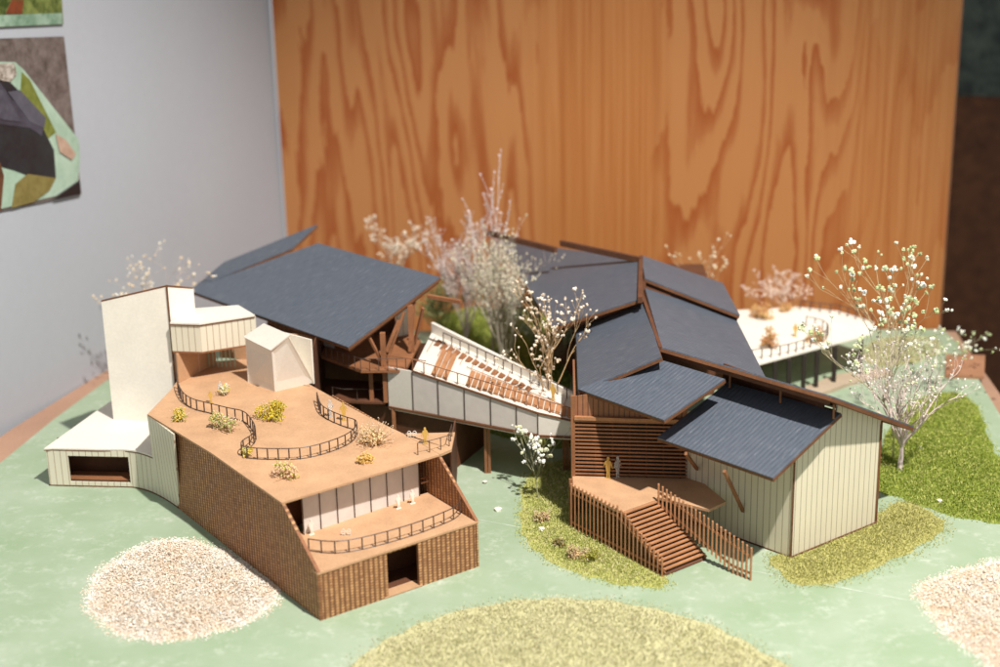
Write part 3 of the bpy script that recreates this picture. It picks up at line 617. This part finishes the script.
MB().ext([V3(19.0,119,0),V3(19.4,131,0),V3(19.4,131,8.9),V3(19,119,9.4)],V3(-.15,0,0)).build('outer_wall','dark',t)

t=thing('picket_stairs','open timber stairs with picket rails on both sides leading up to the deck','model stairs',(12,106,0))
ba,bb=P(665,572,.35),P(706,555.5,.35)
NT=15
for i in range(NT):
    f=(i+.5)/NT; a=sa+(ba-sa)*f; b=sb+(bb-sb)*f; d=unit(ba-sa)
    MB().bar(a+Z*.03,b+Z*.03,.24,.09).build('tread','tread',t)
for a,b in ((sa,ba),(sb,bb)): MB().bar(a-Z*.16,b-Z*.16,.1,.26).build('stringer','brown',t)
MB().ext([sa-Z*.35,sb-Z*.35,bb-Z*.3,ba-Z*.3],Z*.05).build('back_board','dark',t)
# left pickets from the corner post to the last step
fa=V3(5.0,111.55,0); fb=P(662,576.5); nP=24; fdv=unit(fb-fa)
kn=.52
def ltop(f): return 3.62 if f<kn-.02 else 3.75+(1.45-3.75)*(f-kn)/(1-kn)
lp=MB()
for i in range(nP):
    f=i/(nP-1); b=fa+(fb-fa)*f; MB().bar(b,b+Z*ltop(f),.22,.12).build('picket','tread',t)
MB().bar(fa+Z*.55,fb+Z*.55,.1,.16).build('rail','tread',t)
MB().bar(fa+Z*2.9-fdv*0,fa+(fb-fa)*kn+Z*2.9,.1,.14).build('rail','tread',t); MB().bar(fa+(fb-fa)*kn+Z*2.9,fb+Z*.95,.1,.14).build('rail','tread',t)
ra=P(658.5,501,DZ); rb=P(750.5,580); nR=23
for i in range(nR):
    f=i/(nR-1); b=V3(ra[0],ra[1],0)+(V3(rb[0],rb[1],0)-V3(ra[0],ra[1],0))*f
    zt_=4.75+(2.45-4.75)*f; zb=max(0,2.95-3.6*f); MB().bar(b+Z*zb,b+Z*zt_,.23,.12).build('picket','tread',t)
RA,RB=V3(ra[0],ra[1],0),V3(rb[0],rb[1],0)
MB().bar(RA+Z*4.1,RB+Z*1.75,.1,.15).build('rail','tread',t); MB().bar(RA+(RB-RA)*0+Z*3.3,RA+(RB-RA)*.8+Z*.55,.1,.15).build('rail','tread',t); MB().bar(RA+(RB-RA)*.8+Z*.55,RB+Z*.5,.1,.15).build('rail','tread',t)

# ---------------------------------------------------------------- cream block (front right)
t=thing('cream_block','cream grooved block with a blue grey lean-to roof and brown edges, front right','model building',(22,108,0))
b0=V3(20.27,106.03,0); b1=V3(27.48,111.34,0); be=unit(b1-b0); bn=V3(be[1],-be[0],0)
Cz=7.9
Ca=P(773,478,Cz); Cb=P(657,437.5,Cz); Ct=P(841,413,10.35); Cu=P(728,382,10.35)
roofpart(t,[Ca,Ct,Cu,Cb],unit(Cb-Ca),unit(Ct-Ca),'lean_to_roof')
ncr=np.cross(Ct-Ca,Cb-Ca)
def cz(p): return Ca[2]-((p[0]-Ca[0])*ncr[0]+(p[1]-Ca[1])*ncr[1])/ncr[2]-.36
E=V3(22.54,105.41,12.5); L1=V3(12.0,116.08,12.5); Ze=V3(30.33,113.05,6.95); Zl=L1+(Ze-E)
nd=np.cross(Ze-E,L1-E)
def dz(p): return E[2]-((p[0]-E[0])*nd[0]+(p[1]-E[1])*nd[1])/nd[2]-.38
roofpart(t,[E,Ze,Zl,L1],unit(L1-E),unit(Ze-E),'outer_roof',.1,.26)
MB().bar(E-Z*.52+unit(L1-E)*.3+unit(Ze-E)*.15,L1-Z*.52+unit(Ze-E)*.15,.2,.3).build('ridge_beam','dark',t)
pr_=[b0+Z*.1,b1+Z*.1,b1+Z*dz(b1)]
sm=4.1; pm=b0+be*sm
pr_+=[pm+be*.1+Z*dz(pm),pm+Z*cz(pm),b0+Z*cz(b0)]
MB().ext(pr_,-bn*.15).build('end_wall','siding_green',t,be,Z)
lw0=b0; lw1=V3(13.5,112.7,0); ld=unit(lw1-lw0); 
MB().ext([lw0+Z*.1+ld*.16-be*0,lw1+Z*.1,lw1+Z*cz(lw1),lw0+ld*.16+Z*cz(lw0)],-vec(-135+0,.15)*1).build('front_wall','siding_green',t,ld,Z)
MB().bar(b0+Z*.05+bn*.03,b0+Z*(cz(b0)-.05)+bn*.03,.12,.12).build('corner_edge','edge',t)
MB().bar(b1+Z*.05+bn*.03,b1+Z*(dz(b1)-.1)+bn*.03,.14,.14).build('corner_edge','edge',t)
rw=b1+vec(133,14)
MB().ext([b1+Z*.1,rw+Z*.1,rw+Z*7.9,b1+Z*7.9],-vec(43,.15)).build('rear_wall','siding_green',t,ld,Z)
MB().prism([b0[:2]+bn[:2]*.12,b1[:2]+bn[:2]*.12,rw[:2],lw1[:2]+V3(-.1,-.1)],0.,.1).build('base_plate','dark',t)
m=MB()
cl=[lw0+be*3.4+Z*9.7-bn*.6,V3(16.5,115.5,9.7)]
MB().ext([cl[0],cl[1],cl[1]+Z*1.6,cl[0]+Z*1.3],V3(.1,.1,0)).build('clerestory_wall','dark',t)
for s_ in (.28,.62,):
    a=cl[0]+(cl[1]-cl[0])*s_; 
for (wx,wy),(ex,ey) in (((743,511),(724.5,463)),((697,469),(686,447))):
    a=W(wx,wy,lw0,lw1); b=P(ex,ey,8.0); b[2]=cz(b); MB().bar(a,b,.2,.22).build('strut','brown',t)
for k_ in range(4):
    a=E+(L1-E)*(.05+.3*k_)+unit(Ze-E)*1.6; a[2]=dz(a)-.1; MB().bar(a,V3(a[0],a[1],10.2),.14,.14).build('clerestory_post','brown',t)

# ---------------------------------------------------------------- rear house (behind, third roof pair)
t=thing('rear_house','dark rear house with two blurred blue grey roofs beside the plywood','model building',(10,146,0))
A3=[P(552,327,10.4),P(642,298,13.2),P(640,259,13.2)]; A3.append(onplane(498,240,*A3))
roofpart(t,A3,unit((0,1,0)),unit((1,0,.3)),'courtyard_roof')
B2=[P(645,278,13.2),P(740,315,10.2),P(723,283,10.2),P(641,255,13.2)]
roofpart(t,B2,unit(B2[3]-B2[0]),unit(B2[1]-B2[0]),'outer_roof')
MB().bar(P(640,300,13.2),P(641,258,13.2),.35,.5).build('ridge_board','dark',t)
MB().bar(P(561,243,13.1),P(641,260,13.3),.35,.5).build('ridge_board','dark',t)
MB().bar(P(488,233,12.6),P(556,250,12.6),.35,.5).build('ridge_board','dark',t)
MB().ext([P(552,328.5,10.1),P(642,299.5,12.9),P(642,304,12.3),P(552,335,9.5)],V3(0,.15,0)).build('gable_board','dark',t)
MB().ext([P(646,280,12.9),P(739,316,9.9),P(737,321,9.4),P(646,286,12.4)],V3(0,.15,0)).build('gable_board','dark',t)
MB().prism([(7.5,141),(12,138),(19,138),(19.3,150),(8,151),(5,148)],0,8.6).build('wall','dark',t)

# ---------------------------------------------------------------- rear white deck on posts
t=thing('white_deck','white raised deck on dark posts at the rear right, with a ring railing','model deck',(29,142,0))
wz=3.85
WDp=[P(*q,wz) for q in ((735,372),(762,362.5),(838,342),(872,333.5),(874,322),(838,311),(800,307),(738,310),(715,330))]
MB().prism([p[:2] for p in WDp],wz-.2,wz).build('deck_top','cream',t)
for q in ((776,367),(790,364),(805,360),(818,357),(836,352),(862,344)):
    b=P(q[0],q[1]-6,wz); b=V3(b[0],b[1]+.3,0); MB().bar(b,b+Z*(wz-.2),.35,.35).build('post','post',t)
MB().ext([V3(19,141,0),V3(31,150,0),V3(31,150,3.6),V3(19,141,3.6)],V3(0,.2,0)).build('under_wall','brown',t)  # brown sheet added under the deck to stand for shade behind the posts
railing(t,smoothpath([P(*q,wz) for q in ((752,360),(775,357),(800,351),(822,343),(828,336),(822,330),(806,326))],4),.95,'railing',.9,.045)
railing(t,[P(*q,wz) for q in ((800,310),(838,314),(872,324))],.9,'railing',.9,.045)
tag(MB().prism([P(*q,.0)[:2] for q in ((800,392),(835,378),(885,371),(893,376),(850,386),(812,400))],.005,.35).build('path_ramp',speckled('pale_tan_card',(.46,.36,.26),.06)),'pale tan ramp piece lying behind the long roof','ramp')
o=MB().prism([P(*q,.0)[:2] for q in ((945,378),(984,379.5),(985,358),(946,357))],.005,.3).build('cardboard_block',speckled('brown_cardboard',(.36,.18,.1),.1)); tag(o,'flat tan cardboard block at the right edge of the board','block')

# ---------------------------------------------------------------- figures (flat laser-cut silhouettes)
SIL=[(-.12,0),(-.1,.45),(-.16,.8),(-.2,1.1),(-.26,.95),(-.31,.8),(-.26,1.15),(-.17,1.33),(-.05,1.38),(-.1,1.48),(-.08,1.6),(0,1.66),(.08,1.6),(.1,1.48),(.05,1.38),(.17,1.33),(.26,1.12),(.32,.8),(.27,.8),(.2,1.08),(.16,.8),(.12,.45),(.13,0),(.04,0),(.01,.6),(-.04,0)]
def figure(pos,mat,az,label,h=1.66,group='cut-out people'):
    d=vec(az); k=h/1.66; m=MB().ext([V3(pos)+d*x*k*1.1+Z*(z*k) for x,z in SIL],vec(az+90,.08))
    m.bar(V3(pos)-d*.2+vec(az+90,.04)+Z*.03,V3(pos)+d*.2+vec(az+90,.04)+Z*.03,.12,.06)
    t=bpy.data.objects; o=m.build('person_figurine',mat); return tag(o,label,'figurine',group)
figure(P(608,478.5,DZ),'yellow',-25,'yellow flat person silhouette standing by the brown slats',1.75)
figure(P(618,478,DZ),'clear',40,'clear flat person silhouette beside the yellow one at the slats',1.75)
figure(P(425.5,444,R7),'yellow',20,'yellow person silhouette on the small balcony under the bridge',1.3)
figure(P(344,421,R7),'yellow',10,'yellow person silhouette inside the wavy roof railing',1.5)
figure(P(331,417,R7),'clear',40,'clear person silhouette by the wavy roof railing near the dark void',1.4)
figure(P(211,403,R7),'yellow',15,'pale yellow person silhouette behind the first bend of the roof railing',1.0)
figure(P(221,394,R7),'clear',30,'clear person silhouette next to the tower side bushes',1.1)
figure(P(399,509,T3),'cream',35,'cream person silhouette at the terrace glazing, left of a pair',1.1)
figure(P(413,504,T3),'cream',30,'cream person silhouette at the terrace glazing, right of a pair',1.1)
figure(P(312,535,T3),'cream',30,'cream person silhouette at the left end of the terrace',1.2)
figure(P(412,341,7.82),'yellow',15,'small yellow person silhouette on the pavilion upper deck',1.15)
figure(wk(.86,.52,.1),'yellow',-20,'yellow person silhouette on the bridge walkway',1.4)
figure(P(795,337,wz),'yellow',-20,'pale yellow person silhouette inside the white deck ring',1.3)
def chair(pos,label):
    m=MB(); p=V3(pos)
    for dx in (-.2,.2):
        c=p+V3(dx,0,0); m.tube([c+V3(.14*math.cos(a),.1*math.sin(a)*.3,.28+.18*math.sin(a)) for a in [i*math.pi/5 for i in range(11)]],.025,4)
        m.bar(c+V3(-.1,0,0),c+V3(-.08,0,.3),.04,.04); m.bar(c+V3(.1,.0,0),c+V3(.08,0,.3),.04,.04)
    m.bar(p+V3(-.3,0,.3),p+V3(.3,0,.3),.05,.03)
    return tag(m.build('wire_chair','white'),label,'chair')
chair(P(412,437,R7),'white wire chair on the small balcony under the bridge')
chair(P(346,536,T3)+V3(0,.1,0),'white wire chair on the front terrace by the glazing')

# ---------------------------------------------------------------- plants
def rot_about(v,axis,a):
    v=V3(v); k=unit(axis); return v*math.cos(a)+np.cross(k,v)*math.sin(a)+k*(k@v)*(1-math.cos(a))
def tint(col,rnd,a=.85,b=1.15):
    g=rnd.uniform(a,b); w=rnd.uniform(-.03,.03); return tuple(max(0,min(1,x*(g+q))) for x,q in zip(col,(w,0,-w)))
def puff(m,c,r,col,rnd,sides=6):
    # small rounded flower head with uneven surface
    vs=[c+V3(0,0,r*rnd.uniform(.85,1.15))]
    for lat,zz in ((.87,.5),(.87,-.5)):
        off=rnd.random()
        for j in range(sides):
            a=2*math.pi*(j+off)/sides; q=rnd.uniform(.8,1.2)*r; vs.append(c+V3(lat*q*math.cos(a),lat*q*math.sin(a),zz*q))
    vs.append(c-V3(0,0,r)); k=sides; fs=[]
    for j in range(k): fs+=[(0,1+j,1+(j+1)%k),(1+j,1+k+j,1+k+(j+1)%k,1+(j+1)%k),(1+2*k,1+k+(j+1)%k,1+k+j)]
    m.add(vs,fs,col)
def leafy(m,c,r,col,rnd):
    d=unit([rnd.uniform(-1,1) for _ in range(3)]); e=unit(np.cross(d,[rnd.uniform(-1,1) for _ in range(3)]))
    m.add([c-e*r*.35,c+d*r,c+e*r*.35,c-d*r*.4],[(0,1,2,3)],col)
def grow(base,h,seed,spread=.5,levels=4,kids=3,r=.07,stem=(.5,.42,.33),tip='puff',tips=((.8,.78,.66),),tipr=.16,tipn=1,up_bias=.35,trunk=.3,lean=(0,0),leafn=0,leafc=None,first=5,wob=.15,decay=.62):
    rnd=random.Random(seed); ops=[]
    def rec(p,d,l,rr,lv):
        pts=[p]; q=p; dd=d
        n=3
        for i in range(n):
            dd=unit(dd+V3(rnd.uniform(-1,1),rnd.uniform(-1,1),rnd.uniform(-.5,.8))*wob); q=q+dd*l/n; pts.append(q)
        ops.append(('t',pts,rr,5 if lv<2 else 3,max(rr*.62,.012),tint(stem,rnd)))
        if leafn and lv>=1:
            for _ in range(leafn):
                u=rnd.random(); c=pts[0]+(pts[-1]-pts[0])*u
                ops.append(('l',c,.13*rnd.uniform(.6,1.5),tint(rnd.choice(leafc),rnd,.75,1.2)))
        if lv==levels:
            for _ in range(tipn):
                c=q+V3(rnd.gauss(0,1),rnd.gauss(0,1),rnd.gauss(0,1))*(0 if tipn==1 else tipr*1.3); col=tint(rnd.choice(tips),rnd,.85,1.1); rr_=tipr*rnd.uniform(.55,1.3)
                if tip=='puff': ops.append(('p',c,rr_,col))
                elif tip=='leaf': 
                    for _ in range(3): ops.append(('l',c,rr_,col))
            return
        k=first if lv==0 else kids
        for i in range(k):
            ax=unit(np.cross(dd,[rnd.uniform(-1,1),rnd.uniform(-1,1),rnd.uniform(-1,1)]))
            nd_=rot_about(dd,ax,spread*rnd.uniform(.35,1.2)); nd_=unit(nd_+Z*up_bias*rnd.random())
            s=pts[-1] if i<1 or lv==0 else pts[rnd.choice((1,2,3))]
            rec(s,nd_,l*decay*rnd.uniform(.75,1.25) if lv else h*.34*rnd.uniform(.7,1.2),rr*.62,lv+1)
    rec(V3(base)-Z*.05,unit((lean[0],lean[1],1)),h*trunk,r,0)
    return ops
def plant(name,base,label,cat,group,branchname='branches',tipname='flowers',wd=None,off=(0,0),**k):
    def askew(o_):
        a_=np.array([p for o in o_ if o[0]=='t' for p in o[1]]); c_=a_[a_[:,2]>base[2]+(a_[:,2].max()-base[2])*.45]; return abs(np.median(c_[:,0])-base[0])+.4*abs(np.median(c_[:,1])-base[1])
    best=None
    for q_ in range(7):
        o_=grow(base,**dict(k,seed=k['seed']+100*q_)); e_=askew(o_)
        if best is None or e_<best: best=e_; ops=o_
    b_=V3(base); rnd=random.Random(k['seed']+1)
    A_=np.array([p for o in ops if o[0]=='t' for p in o[1]]); zmax=A_[:,2].max()-b_[2]
    lo,hi=np.percentile(A_[:,0],2),np.percentile(A_[:,0],98); kx=wd/(hi-lo); kz=k['h']/zmax; cr=A_[A_[:,2]>b_[2]+zmax*.45]; cx=np.median(cr[:,0])-b_[0]; fm=(np.median(cr[:,2])-b_[2])/zmax; cy=np.median(cr[:,1])-b_[1]
    def fit(p):
        q=p-b_; f=min(1,max(0,q[2]/zmax)); g=min(1,f/fm); return b_+V3((q[0]-cx*g)*kx+off[0]*g,(q[1]-cy*g)*kx+off[1]*f,q[2]*kz)
    w=MB(); fl=MB()
    for o in ops:
        if o[0]=='t': w.tube([fit(p) for p in o[1]],o[2],o[3],o[4],o[5])
        elif o[0]=='p': puff(fl,fit(o[1]),o[2],o[3],rnd,5)
        else: leafy(fl,fit(o[1]),o[2],o[3],rnd)
    t=thing(name,label,cat,base,group)
    w.build(branchname,'vcol',t)
    heads=[o for o in ops if o[0]=='p']
    big=sorted(heads,key=lambda o:-o[2])[:100] if (heads and k.get('tipr',.16)>=.13) else []
    for o in big:
        h_=MB(); c_=fit(o[1])
        for u_ in range(5): puff(h_,c_+V3(rnd.gauss(0,.38),rnd.gauss(0,.38),rnd.gauss(0,.3))*o[2],o[2]*rnd.uniform(.42,.72),tint(o[3],rnd,.85,1.1),rnd,6)
        h_.build('flower_head','vcol',t)
    if big:
        ids={id(o) for o in big}; fl=MB()
        for o in ops:
            if o[0]=='p' and id(o) not in ids: puff(fl,fit(o[1]),o[2],o[3],rnd,5)
            elif o[0]=='l': leafy(fl,fit(o[1]),o[2],o[3],rnd)
    if fl.v: fl.build(tipname,'vcol',t)['kind']='stuff'
    return t
WH=((.85,.82,.72),(.9,.88,.82),(.7,.72,.5))
PK=((.8,.68,.62),(.75,.66,.6),(.86,.8,.76))
GW=((.6,.66,.38),(.8,.8,.64),(.48,.56,.28),(.86,.86,.76))
G='dried flower trees'
def rgrow(base,h,sp,seed,**k): return plant('dried_flower_tree',base,**k,h=h,seed=seed,spread=sp)
T=lambda px,lab,**k: plant('dried_flower_tree',px if len(px)==3 else P(*px),lab,'tree',G,**k)
T((900,471),'white pink dried flower tree standing in the moss green lawn',h=12.5,wd=8.,off=(-.2,0),seed=19,spread=.5,levels=6,kids=2,first=11,r=.24,stem=(.66,.55,.5),tips=PK+GW[:1],tipr=.09,trunk=.28,up_bias=.45,wob=.26,decay=.8)
T((893,460),'tall sparse tree with round green white buds above the pink one',h=17.4,wd=9.5,off=(-.9,0),seed=15,spread=.5,levels=4,kids=3,first=7,r=.07,stem=(.45,.4,.24),tips=GW,tipr=.19,trunk=.4,up_bias=.4,decay=.62)
T((936,388),'small green budded tree at the edge of the moss green lawn',h=5.6,wd=6.2,seed=21,spread=.7,levels=4,kids=3,first=4,r=.06,stem=(.3,.27,.16),tips=GW,tipr=.15,trunk=.45,up_bias=.2)
T((539,499),'small tree with white round flower heads in front of the bridge',h=5.6,wd=2.8,off=(-.2,0),seed=5,spread=.42,levels=3,kids=3,first=4,r=.06,decay=.95,stem=(.35,.34,.2),tips=WH,tipr=.19,trunk=.42,up_bias=.5)
T(V3(3.5,124.5,0),'straw coloured tree with cream buds behind the right end of the bridge',h=14.4,wd=5.8,off=(.2,0),seed=8,spread=.38,levels=4,kids=3,first=6,r=.1,stem=(.55,.37,.2),tips=((.8,.66,.5),(.85,.75,.62)),tipr=.14,trunk=.42,up_bias=.4)
T((505,372),'dense silvery white tree rising behind the middle of the bridge',h=15.,wd=7.,off=(.1,0),seed=14,spread=.3,levels=5,kids=3,first=14,r=.1,stem=(.6,.52,.42),tips=((.72,.64,.48),(.8,.73,.58),(.55,.53,.36)),tipr=.095,tipn=1,trunk=.05,up_bias=.55,decay=.72,leafn=2,leafc=((.68,.68,.56),(.6,.58,.42),(.8,.75,.66)))
T((493,356),'tallest lavender white feathery sprig against the plywood',h=19.8,wd=3.6,off=(.4,0),seed=31,spread=.24,levels=3,kids=3,first=4,r=.13,stem=(.6,.5,.47),tip='leaf',tips=((.76,.64,.6),(.66,.55,.54)),tipr=.24,trunk=.22,up_bias=.6,leafn=10,leafc=((.72,.61,.58),(.62,.52,.5)))
T((465,352),'pale lavender bushy tree left of the tallest sprig',h=14.,wd=6.5,off=(.3,0),seed=44,spread=.45,levels=5,kids=3,first=10,r=.1,stem=(.58,.49,.46),tip='leaf',tips=((.74,.64,.6),(.64,.55,.52)),tipr=.17,trunk=.1,up_bias=.5,leafn=3,leafc=((.7,.6,.57),))
T((403,322),'cream budded tree peeking over the ridge of the big roof',h=10.6,wd=5.4,seed=52,spread=.4,levels=4,kids=3,first=5,r=.09,stem=(.5,.4,.3),tips=((.82,.71,.57),(.74,.62,.5)),tipr=.15,trunk=.45,up_bias=.4)
T((546,372),'grey green leafy tree with cream buds beside the courtyard roof',h=9.8,wd=6.4,off=(.3,0),seed=61,spread=.42,levels=5,kids=3,first=10,r=.08,stem=(.36,.34,.22),tips=((.72,.68,.52),(.4,.42,.26)),tipr=.1,trunk=.07,up_bias=.45,leafn=4,leafc=((.3,.33,.18),(.42,.44,.28)))
T((440,338),'olive green shrubby tree between the big roof and the lavender tree',h=6.5,wd=5.5,seed=66,spread=.6,levels=4,kids=3,first=12,r=.08,stem=(.28,.27,.14),tip='leaf',tips=((.28,.32,.12),(.36,.4,.2)),tipr=.2,trunk=.08,leafn=6,leafc=((.25,.3,.1),))
T(V3(-30.5,143,0),'blurred cream budded tree standing behind the white tower',h=12.6,wd=9.2,off=(-.6,0),seed=71,spread=.62,levels=4,kids=3,first=6,r=.08,stem=(.55,.45,.35),tips=((.8,.68,.52),(.72,.58,.42),(.82,.76,.66)),tipr=.14,trunk=.42,up_bias=.15)
T(V3(20.6,150.5,0),'blurred tan budded tree near the plywood behind the outer roof',h=11.2,wd=5.,off=(-.6,0),seed=81,spread=.45,levels=3,kids=3,first=5,r=.07,stem=(.5,.33,.18),tips=((.8,.7,.52),(.66,.48,.28)),tipr=.15,trunk=.4,up_bias=.4)
T(V3(27.2,152,0),'blurred pinkish tree behind the rear white deck',h=7.2,wd=5.5,seed=88,spread=.55,levels=5,kids=3,first=5,r=.06,stem=(.62,.45,.36),tips=((.78,.62,.52),),tipr=.08,trunk=.4,up_bias=.2)
# shrubs: flock clumps
def shrub(base,r,label,cols,n=150,h=None,group='flock shrubs',wisp=0,seed=None):
    r*=1.18; h=(h or r)*1.12; wisp=wisp+8
    rnd=random.Random(seed or len(label)*7+n); h=h or r*1.1; t=thing('shrub',label,'shrub',base,group); lf=MB(); tw=MB(); b=V3(base)
    cs=[V3(rnd.uniform(-.6,.6)*r,rnd.uniform(-.6,.6)*r,rnd.uniform(.25,.85)*h) for _ in range(7)]; cs[0]=V3(0,0,h*.5)
    for i,c in enumerate(cs): tw.tube([b+V3(c[0]*.2,c[1]*.2,-.02),b+c*.6,b+c],.035,4,.02,col=(.25,.15,.07))
    for i in range(int(n*2.6)):
        ci=rnd.randrange(7); d=unit([rnd.gauss(0,1) for _ in range(3)])*r*.5*rnd.random()**.5
        c=b+cs[ci]+d; c[2]=max(b[2]+.05,c[2]); col=cols[(ci+rnd.randrange(2))%len(cols)]
        puff(lf,c,rnd.uniform(.025,.075)*(1+r*.25),tint(col,rnd,.72,1.15),rnd,4)
    for i in range(wisp):
        d=unit([rnd.gauss(0,1),rnd.gauss(0,1),abs(rnd.gauss(0,1))+.4]); l=r*rnd.uniform(.9,1.5); tw.tube([b,b+d*l*.6,b+d*l+V3(rnd.uniform(-.1,.1),0,0)],.02,3,.012,col=(.6,.42,.25)); puff(lf,b+d*l,.05,(.7,.55,.4),rnd,4)
    tw.build('twigs','vcol',t); lf.build('flock','vcol',t); return t
YE=((.8,.6,.12),(.72,.52,.12),(.5,.48,.14)); OR=((.62,.34,.12),(.7,.48,.2),(.6,.3,.14)); BR=((.6,.4,.25),(.68,.5,.26),(.5,.42,.18))
shrub(P(179.5,420,R7),.62,'small yellow shrub at the left edge of the tan roof',YE,130,.85)
shrub(P(225,429.5,R7),.95,'mixed green and pink shrub just outside the wavy railing',((.42,.46,.16),(.78,.55,.36),(.74,.58,.22)),230,.9,wisp=12)
shrub(P(269,420,R7),1.05,'bright yellow shrub with green twigs in the middle of the tan roof',((.74,.55,.04),(.5,.44,.08),(.62,.45,.05)),240,.95,wisp=10)
shrub(P(224,394.5,R7),.5,'small yellow and white shrub beside the tower',((.6,.5,.1),(.8,.75,.6)),90,.8)
shrub(P(288,477,R7),.9,'pink and yellow shrub near the front left corner of the tan roof',((.8,.52,.32),(.64,.62,.16),(.82,.56,.36)),200,.6)
shrub(P(365,462,R7),.62,'flat ochre shrub near the front roof edge',((.76,.5,.14),(.66,.44,.14)),120,.4)
shrub(P(375,444,R7),1.15,'wispy straw and orange shrub at the right edge of the tan roof',((.78,.55,.28),(.7,.56,.32),(.82,.64,.36)),180,.9,wisp=70)
shrub(P(247,456,R7),.4,'tiny yellow shrub inside the sharp bend of the roof railing',YE,60,.5)
shrub(P(541,521),.62,'pink brown shrub on the grass below the white flowered tree',BR,120,.6,wisp=6)
shrub(P(578,558),.65,'brown shrub in front of the left pickets',BR,140,.75,wisp=8)
shrub(P(590,560),.6,'yellow green shrub next to the brown one by the pickets',((.4,.36,.06),(.3,.3,.06)),120,.6,wisp=6)
shrub(P(562,546),.5,'dark olive shrub at the foot of the corner post',((.2,.17,.06),(.3,.22,.08)),90,.4)
shrub(P(761,318,wz),1.1,'rounded orange shrub at the far side of the white deck',OR,180,.9)
shrub(P(770,347,wz),.85,'orange yellow shrub leaning on the white deck railing',OR,160,1.5)
shrub(P(817,341,wz),1.0,'golden shrub by the corner of the white deck',OR,170,.9)
shrub(P(786,311,wz),.7,'small tan shrub at the back edge of the white deck',OR,90,.8)
for (x,y,r,l) in ((498,509,.34,'white stone flake on the green board in front of the bridge'),(542,528,.25,'small white pebble in the grass by the pink brown shrub'),(485,447+34,.2,'tiny white crumb on the board near the box wall'),(921,448,.3,'white pebble in the moss green lawn, right of the tree foot'),(940,500,.25,'white pebble at the front of the moss green lawn')):
    m=MB(); puff(m,P(x,y,.1 if r>.26 else .2),r,(.82,.78,.7),random.Random(x),7); m.v=[(a,b,.05+(c-.05)*.6) for a,b,c in m.v]; tag(m.build('pebble','gravelmat'),l,'pebble','white pebbles')

# ---------------------------------------------------------------- light
def spot(name,loc,target,power,size,angle,col,blend=.4):
    l=bpy.data.lights.new(name,'SPOT'); l.energy=power; l.shadow_soft_size=size; l.spot_size=math.radians(angle); l.spot_blend=blend; l.color=col
    o=bpy.data.objects.new(name,l); C.objects.link(o); o.location=V3(loc)*S
    o.rotation_euler=(Vector(V3(target)-V3(loc))).to_track_quat('-Z','Y').to_euler(); return o
tgt=V3(2,115,0)
def dirpos(az,el,d): return tgt+V3(math.cos(math.radians(az))*math.cos(math.radians(el)),math.sin(math.radians(az))*math.cos(math.radians(el)),math.sin(math.radians(el)))*d
spot('track_spot',dirpos(-60,62,200),tgt+V3(-6,-2,0),272,.026,46,(1,.95,.88),.6)
spot('track_spot',dirpos(187,45,210),tgt+V3(0,-3,0),37,.03,60,(1,.94,.87))
w=bpy.data.worlds.new('World'); sc.world=w; w.use_nodes=True
bg=w.node_tree.nodes['Background']; bg.inputs[0].default_value=(.9,.95,1,1); bg.inputs[1].default_value=.43

cd=bpy.data.cameras.new('camera'); co=bpy.data.objects.new('camera',cd); C.objects.link(co); sc.camera=co
cd.sensor_width=36; cd.lens=F/1000*36; cd.clip_start=.02; cd.clip_end=50
from mathutils import Matrix
R=Matrix((right,up,-fwd)).transposed(); co.matrix_world=Matrix.Translation(CAM*S)@R.to_4x4()
cd.dof.use_dof=True; cd.dof.focus_distance=1.235; cd.dof.aperture_fstop=4.6
sc.view_settings.view_transform='Standard'; sc.view_settings.look='None'; sc.view_settings.exposure=0; sc.view_settings.gamma=1
sc.cycles.use_denoising=True
for o in list(bpy.data.objects):
    if '_o' in o: del o['_o']
